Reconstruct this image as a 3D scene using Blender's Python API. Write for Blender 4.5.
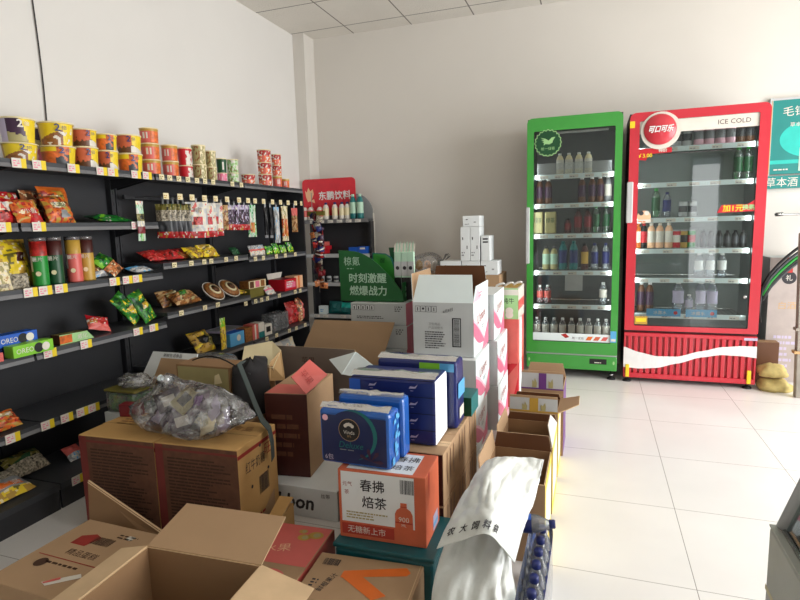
import bpy, bmesh, math, random
import numpy as np
from mathutils import Vector, Matrix, noise
random.seed(7)
for o in list(bpy.data.objects): bpy.data.objects.remove(o)
col = bpy.context.scene.collection
sc = bpy.context.scene
# ------------------------------------------------------------ camera
D = math.pi/180
FPX = 551.44; CAMH = 1.335
def _rot(yaw, pit, rol):
    cy, sy = math.cos(yaw), math.sin(yaw); cp, sp = math.cos(pit), math.sin(pit)
    f = np.array([sy*cp, cy*cp, sp]); r = np.array([cy, -sy, 0.]); u = np.cross(r, f)
    cr, sr = math.cos(rol), math.sin(rol)
    return np.array([cr*r+sr*u, -sr*r+cr*u, f])
RM = _rot(-19.4873*D, -7.7646*D, -1.5586*D)
cd = bpy.data.cameras.new('camera'); cam = bpy.data.objects.new('camera', cd); col.objects.link(cam)
cd.sensor_width = 36; cd.lens = FPX/800*36; cd.clip_start = .02
cam.matrix_world = Matrix(((RM[0][0], RM[1][0], -RM[2][0], 0), (RM[0][1], RM[1][1], -RM[2][1], 0),
                           (RM[0][2], RM[1][2], -RM[2][2], CAMH), (0, 0, 0, 1)))
sc.camera = cam
# ------------------------------------------------------------ light
def area(name, loc, target, sx, sy, power, color=(1, 1, 1)):
    l = bpy.data.lights.new(name, 'AREA'); l.shape = 'RECTANGLE'; l.size = sx; l.size_y = sy; l.energy = power; l.color = color
    o = bpy.data.objects.new(name, l); col.objects.link(o); o.location = loc
    o.rotation_euler = (Vector(target)-Vector(loc)).to_track_quat('-Z', 'Y').to_euler()
    return o
w = bpy.data.worlds.new('sky'); sc.world = w; w.use_nodes = True
bg = w.node_tree.nodes['Background']; bg.inputs[0].default_value = (.86, .93, 1, 1); bg.inputs[1].default_value = 1.1
area('daylight_right', (3.55, 2.75, 1.45), (0, 2.75, 1.1), 3.4, 2.5, 218, (1, .995, .99))
area('daylight_front', (1.92, -2.3, 1.2), (1.2, 3, 1.2), .5, 2.2, 15, (1, .995, .99))
sc.view_settings.view_transform = 'Standard'; sc.view_settings.look = 'None'
sc.view_settings.gamma = 1; sc.view_settings.use_curve_mapping = False
sc.view_settings.exposure = 0.15
# ------------------------------------------------------------ measuring: a pixel of the photo's frame onto a plane of the room
def hit(u, v, x=None, y=None, z=None):
    d = RM.T @ np.array([(u-400)/FPX, (300-v)/FPX, 1.])
    c = np.array([0, 0, CAMH])
    t = (x-c[0])/d[0] if x is not None else (y-c[1])/d[1] if y is not None else (z-c[2])/d[2]
    return c+t*d
# ------------------------------------------------------------ materials
def lin(c):
    return tuple((v/255/12.92 if v/255 <= .04045 else ((v/255+.055)/1.055)**2.4) for v in c)
MATS = {}
def mat(name, rgb, rough=.5, metal=0., kind='plain', var=.06, alpha=1., bump=0., scale=12., coat=0.):
    m = bpy.data.materials.new(name); m.use_nodes = True; MATS[name] = m
    nt = m.node_tree; N = nt.nodes; L = nt.links; b = N['Principled BSDF']
    b.inputs['Roughness'].default_value = rough; b.inputs['Metallic'].default_value = metal
    b.inputs['Coat Weight'].default_value = coat
    c = lin(rgb)
    tc = N.new('ShaderNodeTexCoord'); nz = N.new('ShaderNodeTexNoise'); nz.inputs['Scale'].default_value = scale
    nz.inputs['Detail'].default_value = 4
    mp = N.new('ShaderNodeMapping'); L.new(tc.outputs['Object'], mp.inputs[0]); L.new(mp.outputs[0], nz.inputs['Vector'])
    if kind == 'card': mp.inputs['Scale'].default_value = (.4, .4, 1)
    rp = N.new('ShaderNodeValToRGB'); L.new(nz.outputs[0], rp.inputs[0])
    rp.color_ramp.elements[0].position = .3; rp.color_ramp.elements[1].position = .7
    rp.color_ramp.elements[0].color = (*[max(0, k*(1-var*1.5)) for k in c], 1)
    rp.color_ramp.elements[1].color = (*[min(1, k*(1+var)) for k in c], 1)
    L.new(rp.outputs[0], b.inputs['Base Color'])
    if bump:
        bp = N.new('ShaderNodeBump'); bp.inputs['Strength'].default_value = bump; bp.inputs['Distance'].default_value = .01
        L.new(nz.outputs[0], bp.inputs['Height']); L.new(bp.outputs[0], b.inputs['Normal'])
    if alpha < 1:
        b.inputs['Alpha'].default_value = alpha
    return m
def film(name, tint, gloss=.12, rough=.08, milky=0., bumps=0., scale=20, streak=0.):
    """clear sheet: transparent with a fresnel gloss, optionally a milky share"""
    m = bpy.data.materials.new(name); m.use_nodes = True; MATS[name] = m
    nt = m.node_tree; N = nt.nodes; L = nt.links; N.remove(N['Principled BSDF']); out = N['Material Output']
    tr = N.new('ShaderNodeBsdfTransparent'); tr.inputs[0].default_value = (*tint, 1)
    gl = N.new('ShaderNodeBsdfGlossy'); gl.inputs['Roughness'].default_value = rough
    fr = N.new('ShaderNodeFresnel'); fr.inputs[0].default_value = 1.45
    ad = N.new('ShaderNodeMath'); ad.operation = 'ADD'; ad.inputs[1].default_value = gloss; ad.use_clamp = True
    L.new(fr.outputs[0], ad.inputs[0])
    mx = N.new('ShaderNodeMixShader'); L.new(ad.outputs[0], mx.inputs[0]); L.new(tr.outputs[0], mx.inputs[1]); L.new(gl.outputs[0], mx.inputs[2])
    last = mx
    tc = N.new('ShaderNodeTexCoord'); nz = N.new('ShaderNodeTexNoise'); nz.inputs['Scale'].default_value = scale; nz.inputs['Detail'].default_value = 3
    L.new(tc.outputs['Object'], nz.inputs['Vector'])
    if bumps:
        bp = N.new('ShaderNodeBump'); bp.inputs['Strength'].default_value = bumps; bp.inputs['Distance'].default_value = .02
        L.new(nz.outputs[0], bp.inputs['Height']); L.new(bp.outputs[0], gl.inputs['Normal'])
    if milky:
        df = N.new('ShaderNodeBsdfDiffuse'); df.inputs[0].default_value = (.82, .84, .86, 1)
        m2 = N.new('ShaderNodeMixShader'); ml = N.new('ShaderNodeMapRange'); ml.inputs[1].default_value = .5; ml.inputs[2].default_value = .72; ml.inputs[3].default_value = milky; ml.inputs[4].default_value = milky+streak  # white noise streaks painted in as highlights on the film's wrinkles
        L.new(nz.outputs[0], ml.inputs[0]); L.new(ml.outputs[0], m2.inputs[0])
        L.new(mx.outputs[0], m2.inputs[1]); L.new(df.outputs[0], m2.inputs[2]); last = m2
    L.new(last.outputs[0], out.inputs[0])
    return m
def grid_mat(name, tile, ox, oy, base, line, lw, rough, var=.03, spec=.5, tex=0.):
    m = bpy.data.materials.new(name); m.use_nodes = True; MATS[name] = m
    nt = m.node_tree; N = nt.nodes; L = nt.links; b = N['Principled BSDF']
    b.inputs['Roughness'].default_value = rough; b.inputs['Specular IOR Level'].default_value = spec
    tc = N.new('ShaderNodeTexCoord'); sp = N.new('ShaderNodeSeparateXYZ'); L.new(tc.outputs['Object'], sp.inputs[0])
    ms = []
    for ax, off in ((0, ox), (1, oy)):
        a = N.new('ShaderNodeMath'); a.operation = 'SUBTRACT'; a.inputs[1].default_value = off-lw/2+100*tile*-1
        L.new(sp.outputs[ax], a.inputs[0])
        f = N.new('ShaderNodeMath'); f.operation = 'MODULO'; f.inputs[1].default_value = tile; L.new(a.outputs[0], f.inputs[0])
        g = N.new('ShaderNodeMath'); g.operation = 'LESS_THAN'; g.inputs[1].default_value = lw; L.new(f.outputs[0], g.inputs[0])
        ms.append(g)
    mx = N.new('ShaderNodeMath'); mx.operation = 'MAXIMUM'; L.new(ms[0].outputs[0], mx.inputs[0]); L.new(ms[1].outputs[0], mx.inputs[1])
    nz = N.new('ShaderNodeTexNoise'); nz.inputs['Scale'].default_value = 2.2; nz.inputs['Detail'].default_value = 5; L.new(tc.outputs['Object'], nz.inputs['Vector'])
    rp = N.new('ShaderNodeValToRGB'); L.new(nz.outputs[0], rp.inputs[0]); c = lin(base)
    rp.color_ramp.elements[0].position = .35; rp.color_ramp.elements[1].position = .65
    rp.color_ramp.elements[0].color = (*[k*(1-var) for k in c], 1); rp.color_ramp.elements[1].color = (*[min(1, k*(1+var)) for k in c], 1)
    mc = N.new('ShaderNodeMixRGB'); L.new(mx.outputs[0], mc.inputs[0]); L.new(rp.outputs[0], mc.inputs[1]); mc.inputs[2].default_value = (*lin(line), 1)
    L.new(mc.outputs[0], b.inputs['Base Color'])
    if tex:
        n2 = N.new('ShaderNodeTexNoise'); n2.inputs['Scale'].default_value = 90; L.new(tc.outputs['Object'], n2.inputs['Vector'])
        bp = N.new('ShaderNodeBump'); bp.inputs['Strength'].default_value = tex; bp.inputs['Distance'].default_value = .01
        L.new(n2.outputs[0], bp.inputs['Height']); L.new(bp.outputs[0], b.inputs['Normal'])
    return m
grid_mat('floor_tile', .6, .374, .27, (230, 228, 225), (150, 146, 140), .003, .25)
grid_mat('ceiling_tile', .61, -2.318, 5.147, (226, 221, 212), (128, 122, 114), .012, .9, tex=.5)
mat('plaster', (222, 219, 214), .9, var=.015, scale=1.5); mat('plaster_warm', (219, 214, 206), .9, var=.02, scale=1.2)
C = dict(white=(232, 232, 230), offwhite=(222, 216, 204), grey=(140, 142, 144), lightgrey=(190, 192, 192), darkgrey=(62, 64, 68), black=(18, 18, 20),
         red=(196, 26, 40), darkred=(120, 20, 30), orange=(226, 112, 40), yellow=(238, 208, 40), green=(30, 140, 50), darkgreen=(18, 74, 40),
         limegreen=(130, 200, 50), blue=(30, 90, 190), navy=(22, 34, 96), skyblue=(90, 170, 220), teal=(20, 110, 110), purple=(110, 60, 130),
         plum=(62, 34, 62), pink=(232, 120, 150), pale_pink=(244, 190, 205), brown=(96, 60, 36), tan=(196, 158, 108), cream=(236, 222, 180),
         mint=(180, 214, 190), olive=(120, 112, 50), gold=(190, 150, 60), khaki=(170, 160, 110), salmon=(214, 100, 92), maroon=(70, 30, 26),
         palegreen=(160, 205, 140), lilac=(190, 180, 205), peach=(240, 190, 150))
for k, v in C.items(): mat(k, v, .42, var=.04)
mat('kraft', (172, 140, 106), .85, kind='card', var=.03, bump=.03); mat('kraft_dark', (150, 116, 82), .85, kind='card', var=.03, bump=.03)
mat('kraft_yellow', (198, 156, 96), .85, kind='card', var=.03, bump=.03); mat('kraft_edge', (206, 176, 138), .9)
mat('brown_print', (104, 66, 46), .7, var=.15, scale=30); mat('band_red', (122, 46, 40), .7); mat('brown_ink', (70, 44, 28), .8); mat('red_ink', (150, 44, 34), .75)
mat('white_card', (226, 230, 230), .6, var=.015); mat('grey_card', (196, 200, 200), .7, var=.02); mat('pink_print', (216, 112, 142), .5); mat('ink', (48, 46, 50), .7)
mat('cool_white', (228, 240, 240), .55, var=.015)
mat('shelf_dark', (40, 41, 45), .5, var=.12, scale=3); mat('shelf_lip', (112, 112, 114), .38, var=.05, scale=4); mat('shelf_board', (58, 60, 64), .42, var=.08, scale=4)
mat('fridge_green', (62, 152, 62), .3, var=.02, coat=.3); mat('fridge_red', (198, 44, 58), .3, var=.02, coat=.3)
mat('fridge_inner', (122, 130, 128), .5, var=.04); mat('fridge_shell', (40, 42, 42), .5); mat('fridge_inner_dark', (92, 98, 98), .5, var=.05)
mat('chrome', (200, 200, 200), .2, 1.); mat('steel', (150, 150, 148), .35, .9, var=.05); mat('galvanised', (150, 153, 146), .5, .1, var=.05); mat('crate_teal', (12, 84, 90), .45); mat('strap_grey', (62, 72, 70), .6); mat('shaded_card', (176, 164, 158), .8); mat('grey_kraft', (112, 98, 88), .85, kind='card', var=.06)
mat('rubber', (22, 22, 24), .6); mat('sack_weave', (222, 225, 220), .38, var=.03, scale=14, bump=.5); mat('burlap', (196, 176, 112), .8, var=.12, scale=30, bump=.5)
mat('tissue_paper', (240, 242, 246), .8, var=.02); mat('wood_grey', (150, 142, 130), .7, var=.1); mat('cloth_black', (26, 24, 26), .8, var=.15, bump=.4)
mat('tea_orange', (206, 102, 68), .55); mat('tea_red', (178, 60, 46), .6); mat('blue_pack', (28, 92, 176), .3, coat=.4); mat('blue_deep', (12, 34, 84), .35, coat=.3); mat('navy_pack', (32, 42, 104), .3, coat=.3, var=.06)
mat('poster_teal', (10, 130, 124), .5, var=.03); mat('poster_light', (30, 190, 176), .5)
mat('sign_green', (22, 96, 44), .45); mat('sign_red', (214, 44, 58), .45)
mat('noodle_orange', (224, 112, 50), .4, var=.25, scale=40); mat('snack_orange', (214, 104, 40), .35, var=.3, scale=35, bump=.2)
mat('snack_mix', (196, 120, 70), .4, var=.5, scale=60); mat('leafy', (60, 130, 40), .4, var=.6, scale=50); mat('speckle', (170, 160, 140), .5, var=.7, scale=90)
mat('nut_brown', (150, 96, 46), .45, var=.35, scale=50); mat('chilli', (178, 40, 34), .4, var=.35, scale=45)
film('door_glass', (.93, .96, .95), .0, .02); film('clear_wrap', (.97, .97, .985), .14, .1, .03, 1., 22, streak=.42); film('clear_plastic', (.9, .92, .92), .08, .1, .12)
film('water_plastic', (.8, .86, .92), .1, .08, .12); film('case_glass', (.82, .92, .9), .1, .02); film('green_glass', (.25, .7, .35), .1, .08, .06)
film('pink_drink', (.9, .45, .5), .08, .1, .2)
# ------------------------------------------------------------ mesh builder
_tc = {}
def text_mesh(s):
    if s in _tc: return _tc[s]
    cu = bpy.data.curves.new('t', 'FONT'); cu.body = s; cu.resolution_u = 2
    o = bpy.data.objects.new('t', cu); col.objects.link(o)
    dg = bpy.context.evaluated_depsgraph_get(); me = bpy.data.meshes.new_from_object(o.evaluated_get(dg))
    vs = [(v.co.x, v.co.y) for v in me.vertices]; fs = [tuple(p.vertices) for p in me.polygons]
    bpy.data.objects.remove(o); bpy.data.curves.remove(cu); bpy.data.meshes.remove(me)
    if vs:
        x0 = min(a for a, b in vs); x1 = max(a for a, b in vs); y0 = min(b for a, b in vs); y1 = max(b for a, b in vs)
        vs = [((a-x0)/(y1-y0), (b-y0)/(y1-y0)) for a, b in vs]; wd = (x1-x0)/(y1-y0)
    else: wd = 1
    _tc[s] = (vs, fs, wd); return _tc[s]
class MB:
    def __init__(s): s.v = []; s.f = []; s.m = []; s.mats = []; s.sm = []
    def mi(s, n):
        if n not in s.mats: s.mats.append(n)
        return s.mats.index(n)
    def poly(s, pts, m, smooth=False):
        i = len(s.v); s.v += [tuple(p) for p in pts]; s.f.append(tuple(range(i, i+len(pts)))); s.m.append(s.mi(m)); s.sm.append(smooth)
    def mesh(s, vs, fs, ms, smooth=False):
        i = len(s.v); s.v += [tuple(p) for p in vs]
        for k, f in enumerate(fs):
            s.f.append(tuple(i+a for a in f)); s.m.append(s.mi(ms if isinstance(ms, str) else ms[k])); s.sm.append(smooth)
    def box(s, x0, x1, y0, y1, z0, z1, m, bev=0):
        d = m if isinstance(m, dict) else None
        g = lambda k: (d.get(k, d['*']) if d else m)
        if not bev:
            vs = [(x0, y0, z0), (x1, y0, z0), (x1, y1, z0), (x0, y1, z0), (x0, y0, z1), (x1, y0, z1), (x1, y1, z1), (x0, y1, z1)]
            fs = [(0, 3, 2, 1), (4, 5, 6, 7), (0, 1, 5, 4), (1, 2, 6, 5), (2, 3, 7, 6), (3, 0, 4, 7)]
            s.mesh(vs, fs, [g('bottom'), g('top'), g('front'), g('right'), g('back'), g('left')]); return
        bm = bmesh.new(); bmesh.ops.create_cube(bm, size=1)
        for v in bm.verts: v.co = Vector(((x0+x1)/2+v.co.x*(x1-x0), (y0+y1)/2+v.co.y*(y1-y0), (z0+z1)/2+v.co.z*(z1-z0)))
        bmesh.ops.bevel(bm, geom=bm.edges[:], offset=bev, segments=2, affect='EDGES', profile=.5)
        bm.normal_update(); ms = []
        for f in bm.faces:
            n = f.normal; a = max(range(3), key=lambda q: abs(n[q]))
            ms.append(g((('left', 'right'), ('front', 'back'), ('bottom', 'top'))[a][n[a] > 0]))
        s.mesh([tuple(v.co) for v in bm.verts], [tuple(v.index for v in f.verts) for f in bm.faces], ms); bm.free()
    def slab(s, pts, th, m, m2=None):
        """a planar polygon given thickness along its normal"""
        P = [Vector(p) for p in pts]; n = (P[1]-P[0]).cross(P[-1]-P[0]).normalized(); Q = [p-n*th for p in P]; k = len(P)
        s.poly(P, m); s.poly(Q[::-1], m2 or m)
        for i in range(k): s.poly([P[i], Q[i], Q[(i+1) % k], P[(i+1) % k]], 'kraft_edge' if 'kraft' in m else m)
    def lathe(s, prof, m, c=(0, 0, 0), seg=20, smooth=True, fn=None):
        vs = []; fs = []; ms = []
        for r, z in prof:
            for k in range(seg):
                a = 2*math.pi*k/seg; vs.append((c[0]+r*math.cos(a), c[1]+r*math.sin(a), c[2]+z))
        for i in range(len(prof)-1):
            for k in range(seg):
                fs.append((i*seg+k, i*seg+(k+1) % seg, (i+1)*seg+(k+1) % seg, (i+1)*seg+k))
                ms.append(fn(i, k/seg) if fn else m)
        s.mesh(vs, fs, ms, smooth)
        for i, rev in ((0, True), (len(prof)-1, False)):
            if prof[i][0] > 1e-4:
                f = tuple(range(i*seg, (i+1)*seg)); base = len(s.v)-len(vs)
                s.f.append(tuple(base+a for a in (f[::-1] if rev else f))); s.m.append(s.mi(fn(min(i, len(prof)-2), 0) if fn else m)); s.sm.append(False)
    def tube(s, pts, r, m, seg=8):
        P = [Vector(p) for p in pts]; vs = []; fs = []
        up = Vector((0, 0, 1))
        for i, p in enumerate(P):
            t = (P[min(i+1, len(P)-1)]-P[max(i-1, 0)]).normalized()
            a = t.cross(up); a = a.normalized() if a.length > .05 else t.cross(Vector((1, 0, 0))).normalized()
            b = t.cross(a); rr = r[i] if isinstance(r, (list, tuple)) else r
            for k in range(seg):
                q = 2*math.pi*k/seg; vs.append(p+a*rr*math.cos(q)+b*rr*math.sin(q))
        for i in range(len(P)-1):
            for k in range(seg): fs.append((i*seg+k, i*seg+(k+1) % seg, (i+1)*seg+(k+1) % seg, (i+1)*seg+k))
        fs.append(tuple(range(seg))[::-1]); fs.append(tuple(range((len(P)-1)*seg, len(P)*seg)))
        s.mesh(vs, fs, m, True)
    def grid(s, fn, nu, nv, m, smooth=True, closed=False):
        vs = [fn(i/nu, j/nv) for j in range(nv+1) for i in range(nu+(0 if closed else 1))]; W = nu+(0 if closed else 1)
        fs = []; ms = []
        for j in range(nv):
            for i in range(nu):
                fs.append((j*W+i, j*W+(i+1) % W, (j+1)*W+(i+1) % W, (j+1)*W+i)); ms.append(m((i+.5)/nu, (j+.5)/nv) if callable(m) else m)
        s.mesh(vs, fs, ms, smooth)
    # ---- prints on a face frame fr = (origin, xdir, ydir)
    def on(s, fr, a, b, lay=1):
        o, x, y = [Vector(q) for q in fr]; n = x.cross(y).normalized(); return o+x*a+y*b+n*(.0007*lay)
    def rect(s, fr, a0, a1, b0, b1, m, lay=1): s.poly([s.on(fr, a, b, lay) for a, b in ((a0, b0), (a1, b0), (a1, b1), (a0, b1))], m)
    def shape(s, fr, pts, m, lay=1): s.poly([s.on(fr, a, b, lay) for a, b in pts], m)
    def disc(s, fr, a, b, r, m, lay=1, n=24, sy=1): s.poly([s.on(fr, a+r*math.cos(2*math.pi*k/n), b+r*sy*math.sin(2*math.pi*k/n), lay) for k in range(n)], m)
    def txt(s, fr, t, a, b, h, m, lay=2, wmax=None, ctr=True, rot=0, bold=0, shear=0):
        vs, fs, wd = text_mesh(t); sx = h
        if wmax and wd*h > wmax: sx = wmax/wd
        W = wd*sx; pts = []
        cr, sr = math.cos(rot), math.sin(rot)
        for x, y in vs:
            px = x*sx-(W/2 if ctr else 0)+shear*y*h; py = y*h-(h/2 if ctr else 0)
            pts.append((a+px*cr-py*sr, b+px*sr+py*cr))
        for k, d in enumerate([(0, 0)] if not bold else [(-bold, 0), (bold, 0), (0, bold), (0, -bold)]):
            s.mesh([s.on(fr, p+d[0], q+d[1], lay+.1*k) for p, q in pts], fs, m)
    def lines(s, fr, a0, a1, b0, b1, n, m, lay=2, dash=.02, gap=.006, seed=1):
        r = random.Random(seed); h = (b1-b0)/n
        for i in range(n):
            a = a0; b = b0+h*i; end = a0+(a1-a0)*r.uniform(.6, 1)
            while a < end:
                e = min(end, a+dash*r.uniform(.4, 1.5)); s.rect(fr, a, e, b, b+h*.5, m, lay); a = e+gap
    def barcode(s, fr, a0, a1, b0, b1, m='ink', lay=2, horiz=False, seed=3):
        r = random.Random(seed); p = 0
        L_ = (b1-b0) if horiz else (a1-a0)
        while p < L_:
            q = min(L_, p+r.uniform(.001, .0035))
            if horiz: s.rect(fr, a0, a1, b0+p, b0+q, m, lay)
            else: s.rect(fr, a0+p, a0+q, b0, b1, m, lay)
            p = q+r.uniform(.0012, .003)
    def build(s, name, parent=None, world=False, loc=None):
        vs = s.v
        off = Vector((0, 0, 0))
        if world and parent:
            p = parent
            while p: off += p.location; p = p.parent
        if loc is not None and world: off = Vector(loc)
        me = bpy.data.meshes.new(name); me.from_pydata([tuple(Vector(v)-off) for v in vs], [], s.f)
        for n in s.mats: me.materials.append(MATS[n])
        me.polygons.foreach_set('material_index', s.m); me.polygons.foreach_set('use_smooth', s.sm)
        bm = bmesh.new(); bm.from_mesh(me)
        if len(bm.verts) < 20000: bmesh.ops.remove_doubles(bm, verts=bm.verts, dist=1e-6)
        bmesh.ops.recalc_face_normals(bm, faces=[f for f in bm.faces if not f.hide]) if getattr(s, 'recalc', False) else None
        bm.to_mesh(me); bm.free(); me.update()
        o = bpy.data.objects.new(name, me); col.objects.link(o)
        if parent: o.parent = parent
        if loc is not None: o.location = loc
        return o
def tag(o, label, cat, group=None):
    o['label'] = label; o['category'] = cat
    if group: o['group'] = group
    return o
def thing(name, label, cat, loc=(0, 0, 0), rz=0, group=None):
    o = bpy.data.objects.new(name, None); col.objects.link(o); o.location = loc; o.rotation_euler = (0, 0, rz)
    o.empty_display_size = .05
    return tag(o, label, cat, group)
def kids(o): return [c for c in bpy.data.objects if c.parent == o]
def dup(root, loc, rz=0, label=None, group=None, scale=None):
    r = root.copy(); col.objects.link(r); r.location = loc; r.rotation_euler = (0, 0, rz)
    if scale: r.scale = scale
    if label: r['label'] = label
    if group: r['group'] = group
    for ch in kids(root):
        c = ch.copy(); col.objects.link(c); c.parent = r
        for g in kids(ch):
            d = g.copy(); col.objects.link(d); d.parent = c
    return r
def struct(mb, name, kind='structure', parent=None):
    o = mb.build(name, parent)
    if not parent: o['kind'] = kind
    return o
NUM = ['first', 'second', 'third', 'fourth', 'fifth', 'sixth', 'seventh', 'eighth', 'ninth', 'tenth']
def ordl(i, n):
    if n == 1: return 'only'
    if n == 2: return ('left', 'right')[i]
    if i == 0: return 'leftmost'
    if i == n-1: return 'rightmost'
    if n == 3: return 'middle'
    return NUM[i]+' from left'
FRONT = lambda w, d: ((-w/2, -d/2, 0), (1, 0, 0), (0, 0, 1))
RIGHT = lambda w, d: ((w/2, -d/2, 0), (0, 1, 0), (0, 0, 1))
LEFT = lambda w, d: ((-w/2, d/2, 0), (0, -1, 0), (0, 0, 1))
TOP = lambda w, d, h: ((-w/2, -d/2, h), (1, 0, 0), (0, 1, 0))
# ============================================================ SETTING
XL, XR, YB, YF, ZC = -2.9, 3.4, 5.38, -2.1, 3.25
m = MB(); m.box(XL-.1, XR+.1, YF-.1, YB+.1, -.1, 0, 'floor_tile'); struct(m, 'floor')
m = MB(); m.box(XL-.1, XR+.1, YF-.1, YB+.1, ZC, ZC+.1, 'ceiling_tile'); struct(m, 'ceiling')
m = MB(); m.box(XL-.1, XL, YF-.1, YB+.1, 0, ZC, 'plaster'); struct(m, 'wall_left')
m = MB(); m.box(XL, XR, YB, YB+.1, 0, ZC, 'plaster_warm'); struct(m, 'wall_back')
m = MB()
m.box(XR, XR+.1, YF-.1, 1.05, 0, ZC, 'plaster'); m.box(XR, XR+.1, 4.5, YB+.1, 0, ZC, 'plaster')
m.box(XR, XR+.1, 1.05, 4.5, 2.75, ZC, 'plaster'); m.box(XR, XR+.1, 1.05, 4.5, 0, .12, 'plaster'); struct(m, 'wall_right')
m = MB()
m.box(XL, 1.65, YF-.1, YF, 0, ZC, 'plaster'); m.box(2.2, XR, YF-.1, YF, 0, ZC, 'plaster'); m.box(1.65, 2.2, YF-.1, YF, 2.45, ZC, 'plaster'); struct(m, 'wall_front')
m = MB()
for y in (1.05, 2.2, 3.3, 4.45): m.box(XR, XR+.06, y, y+.05, .12, 2.75, 'steel')
m.box(XR, XR+.06, 1.05, 4.5, 2.70, 2.75, 'steel'); m.box(XR, XR+.06, 1.05, 4.5, .12, .17, 'steel'); struct(m, 'window_1')
m = MB()
for x in (1.65, 2.15): m.box(x, x+.05, YF-.06, YF, 0, 2.45, 'steel')
m.box(1.65, 2.2, YF-.06, YF, 2.4, 2.45, 'steel'); struct(m, 'window_2')
m = MB(); m.box(XL, -2.775, 5.17, YB, 0, ZC, 'plaster_warm'); struct(m, 'trim_1')
m = MB(); m.tube([(-2.892, 2.352-.008*math.sin(k*.5), 3.24-1.55*k/14) for k in range(15)], .0035, 'black', 6)
tag(m.build('wall_cable'), 'thin black cable hanging down the left wall behind the noodle cups', 'cable')
# ============================================================ WALL SHELVING
XF = -2.5
ZT = 1.68
BAYS = {'A': (.96, 1.84), 'B': (1.842, 2.71), 'C': (2.712, 3.61), 'D': (3.612, 4.51)}
LV = {'A': [1.39, 1.085, .78, .435], 'B': [1.39, 1.085, .78, .435], 'C': [1.14, .83, .47], 'D': [1.12, .79, .465]}
BAYTXT = {'A': 'nearest the camera, cut by the left edge', 'B': 'holding chip tubes and biscuits', 'C': 'with hanging snack bags over flat breads', 'D': 'at the far end beside the corner'}
SH = {}
def shelf_bay(k):
    y0, y1 = BAYS[k]
    t = thing('shelving_unit', 'black wall shelving bay ' + BAYTXT[k], 'shelving', (-2.65, (y0+y1)/2, 0), 0, 'wall shelving bays')
    m = MB(); m.box(-2.875, -2.86, y0+.003, y1-.003, .1, ZT-.01, 'shelf_dark'); m.build('back_panel', t, True)
    for y in (y0+.003, y1-.033):
        m = MB(); m.box(-2.86, -2.82, y, y+.03, 0, ZT+.0, 'shelf_dark')
        for i in range(22): m.box(-2.82, -2.819, y+.012, y+.018, .2+i*.065, .225+i*.065, 'black')
        m.build('upright', t, True)
    m = MB(); m.box(-2.82, -2.43, y0+.004, y1-.004, .1, .13, {'*': 'shelf_board', 'right': 'shelf_board'}); m.box(-2.45, -2.44, y0+.004, y1-.004, .0, .1, 'shelf_dark')
    SH[k, 'base'] = m.build('base_deck', t, True)
    for z in [ZT]+LV[k]:
        m = MB(); m.box(-2.82, XF, y0+.006, y1-.006, z-.02, z, {'*': 'shelf_board'})
        m.slab([(XF+.004, y0+.006, z-.038), (XF+.004, y1-.006, z-.038), (XF-.006, y1-.006, z-.0005), (XF-.006, y0+.006, z-.0005)], .005, 'shelf_lip')
        s_ = m.build('shelf', t, True); SH[k, z] = s_
        for y in (y0+.02, y1-.024):
            b = MB(); b.slab([(-2.82, y, z-.02), (XF-.03, y, z-.02), (XF-.05, y, z-.035), (-2.82, y, z-.085)], .004, 'shelf_dark'); b.build('bracket', s_, True)
    return t
for k in 'ABCD': shelf_bay(k)
_b = [o for o in bpy.data.objects if o.name == 'shelving_unit.003'][0]
m = MB(); m.box(-2.86, -2.51, 4.515, 4.53, 0, ZT-.02, 'shelf_dark'); m.build('side_panel', _b, True)
PT = MB(); PT.box(-.0015, .0015, -.025, .025, -.018, .018, {'*': 'offwhite'})
PT.rect(((.0015, -.025, -.018), (0, 1, 0), (0, 0, 1)), .032, .05, 0, .036, 'yellow'); PT.lines(((.0015, -.025, -.018), (0, 1, 0), (0, 0, 1)), .004, .03, .006, .032, 3, 'pink', dash=.01)
PT2 = MB(); PT2.box(-.0015, .0015, -.02, .02, -.016, .016, 'cream'); PT2.lines(((.0015, -.02, -.016), (0, 1, 0), (0, 0, 1)), .004, .036, .006, .028, 2, 'olive', dash=.012)
_pt = {}
def price_tags(us, v, k, z, kind=0):
    par = SH[k, z] if not isinstance(z, str) else SH[k, z]; zz = z-.018 if not isinstance(z, str) else .112
    for u in us:
        y = hit(u, v, x=XF+.012)[1]
        if kind not in _pt:
            o = (PT, PT2)[kind].build('price_tag'); _pt[kind] = o
        else: o = _pt[kind].copy(); col.objects.link(o)
        if kind == 0: o.scale = (1, 1.35, 1.2)
        o.parent = par; o.location = Vector((XF+.0065 if not isinstance(z, str) else -2.427, y, zz))-par.parent.location
price_tags([20, 40, 74, 102, 113, 136, 147], 165, 'B', ZT); price_tags([163, 171, 180, 189, 198, 206, 214, 233, 242], 185, 'C', ZT, 1)
price_tags([5], 232, 'A', 1.39); price_tags([40, 137], 227, 'B', 1.39)
price_tags([31, 46, 62, 116, 129, 139], 288, 'B', 1.085); price_tags([50, 87, 140, 156], 345, 'B', .78)
price_tags([48, 68, 84, 96], 420, 'B', .435); price_tags([14], 440, 'A', .435); price_tags([69], 478, 'B', 'base')
price_tags([175, 192, 205, 212, 227, 237], 263, 'C', 1.14, 1); price_tags([256, 264, 277, 286, 296], 258, 'D', 1.12, 1)
price_tags([182, 206, 219], 312, 'C', .83, 1); price_tags([246, 256, 262, 268, 280, 296, 301], 297, 'D', .79, 1)
price_tags([267, 277, 290, 297, 306], 330, 'D', .465, 1)
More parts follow.
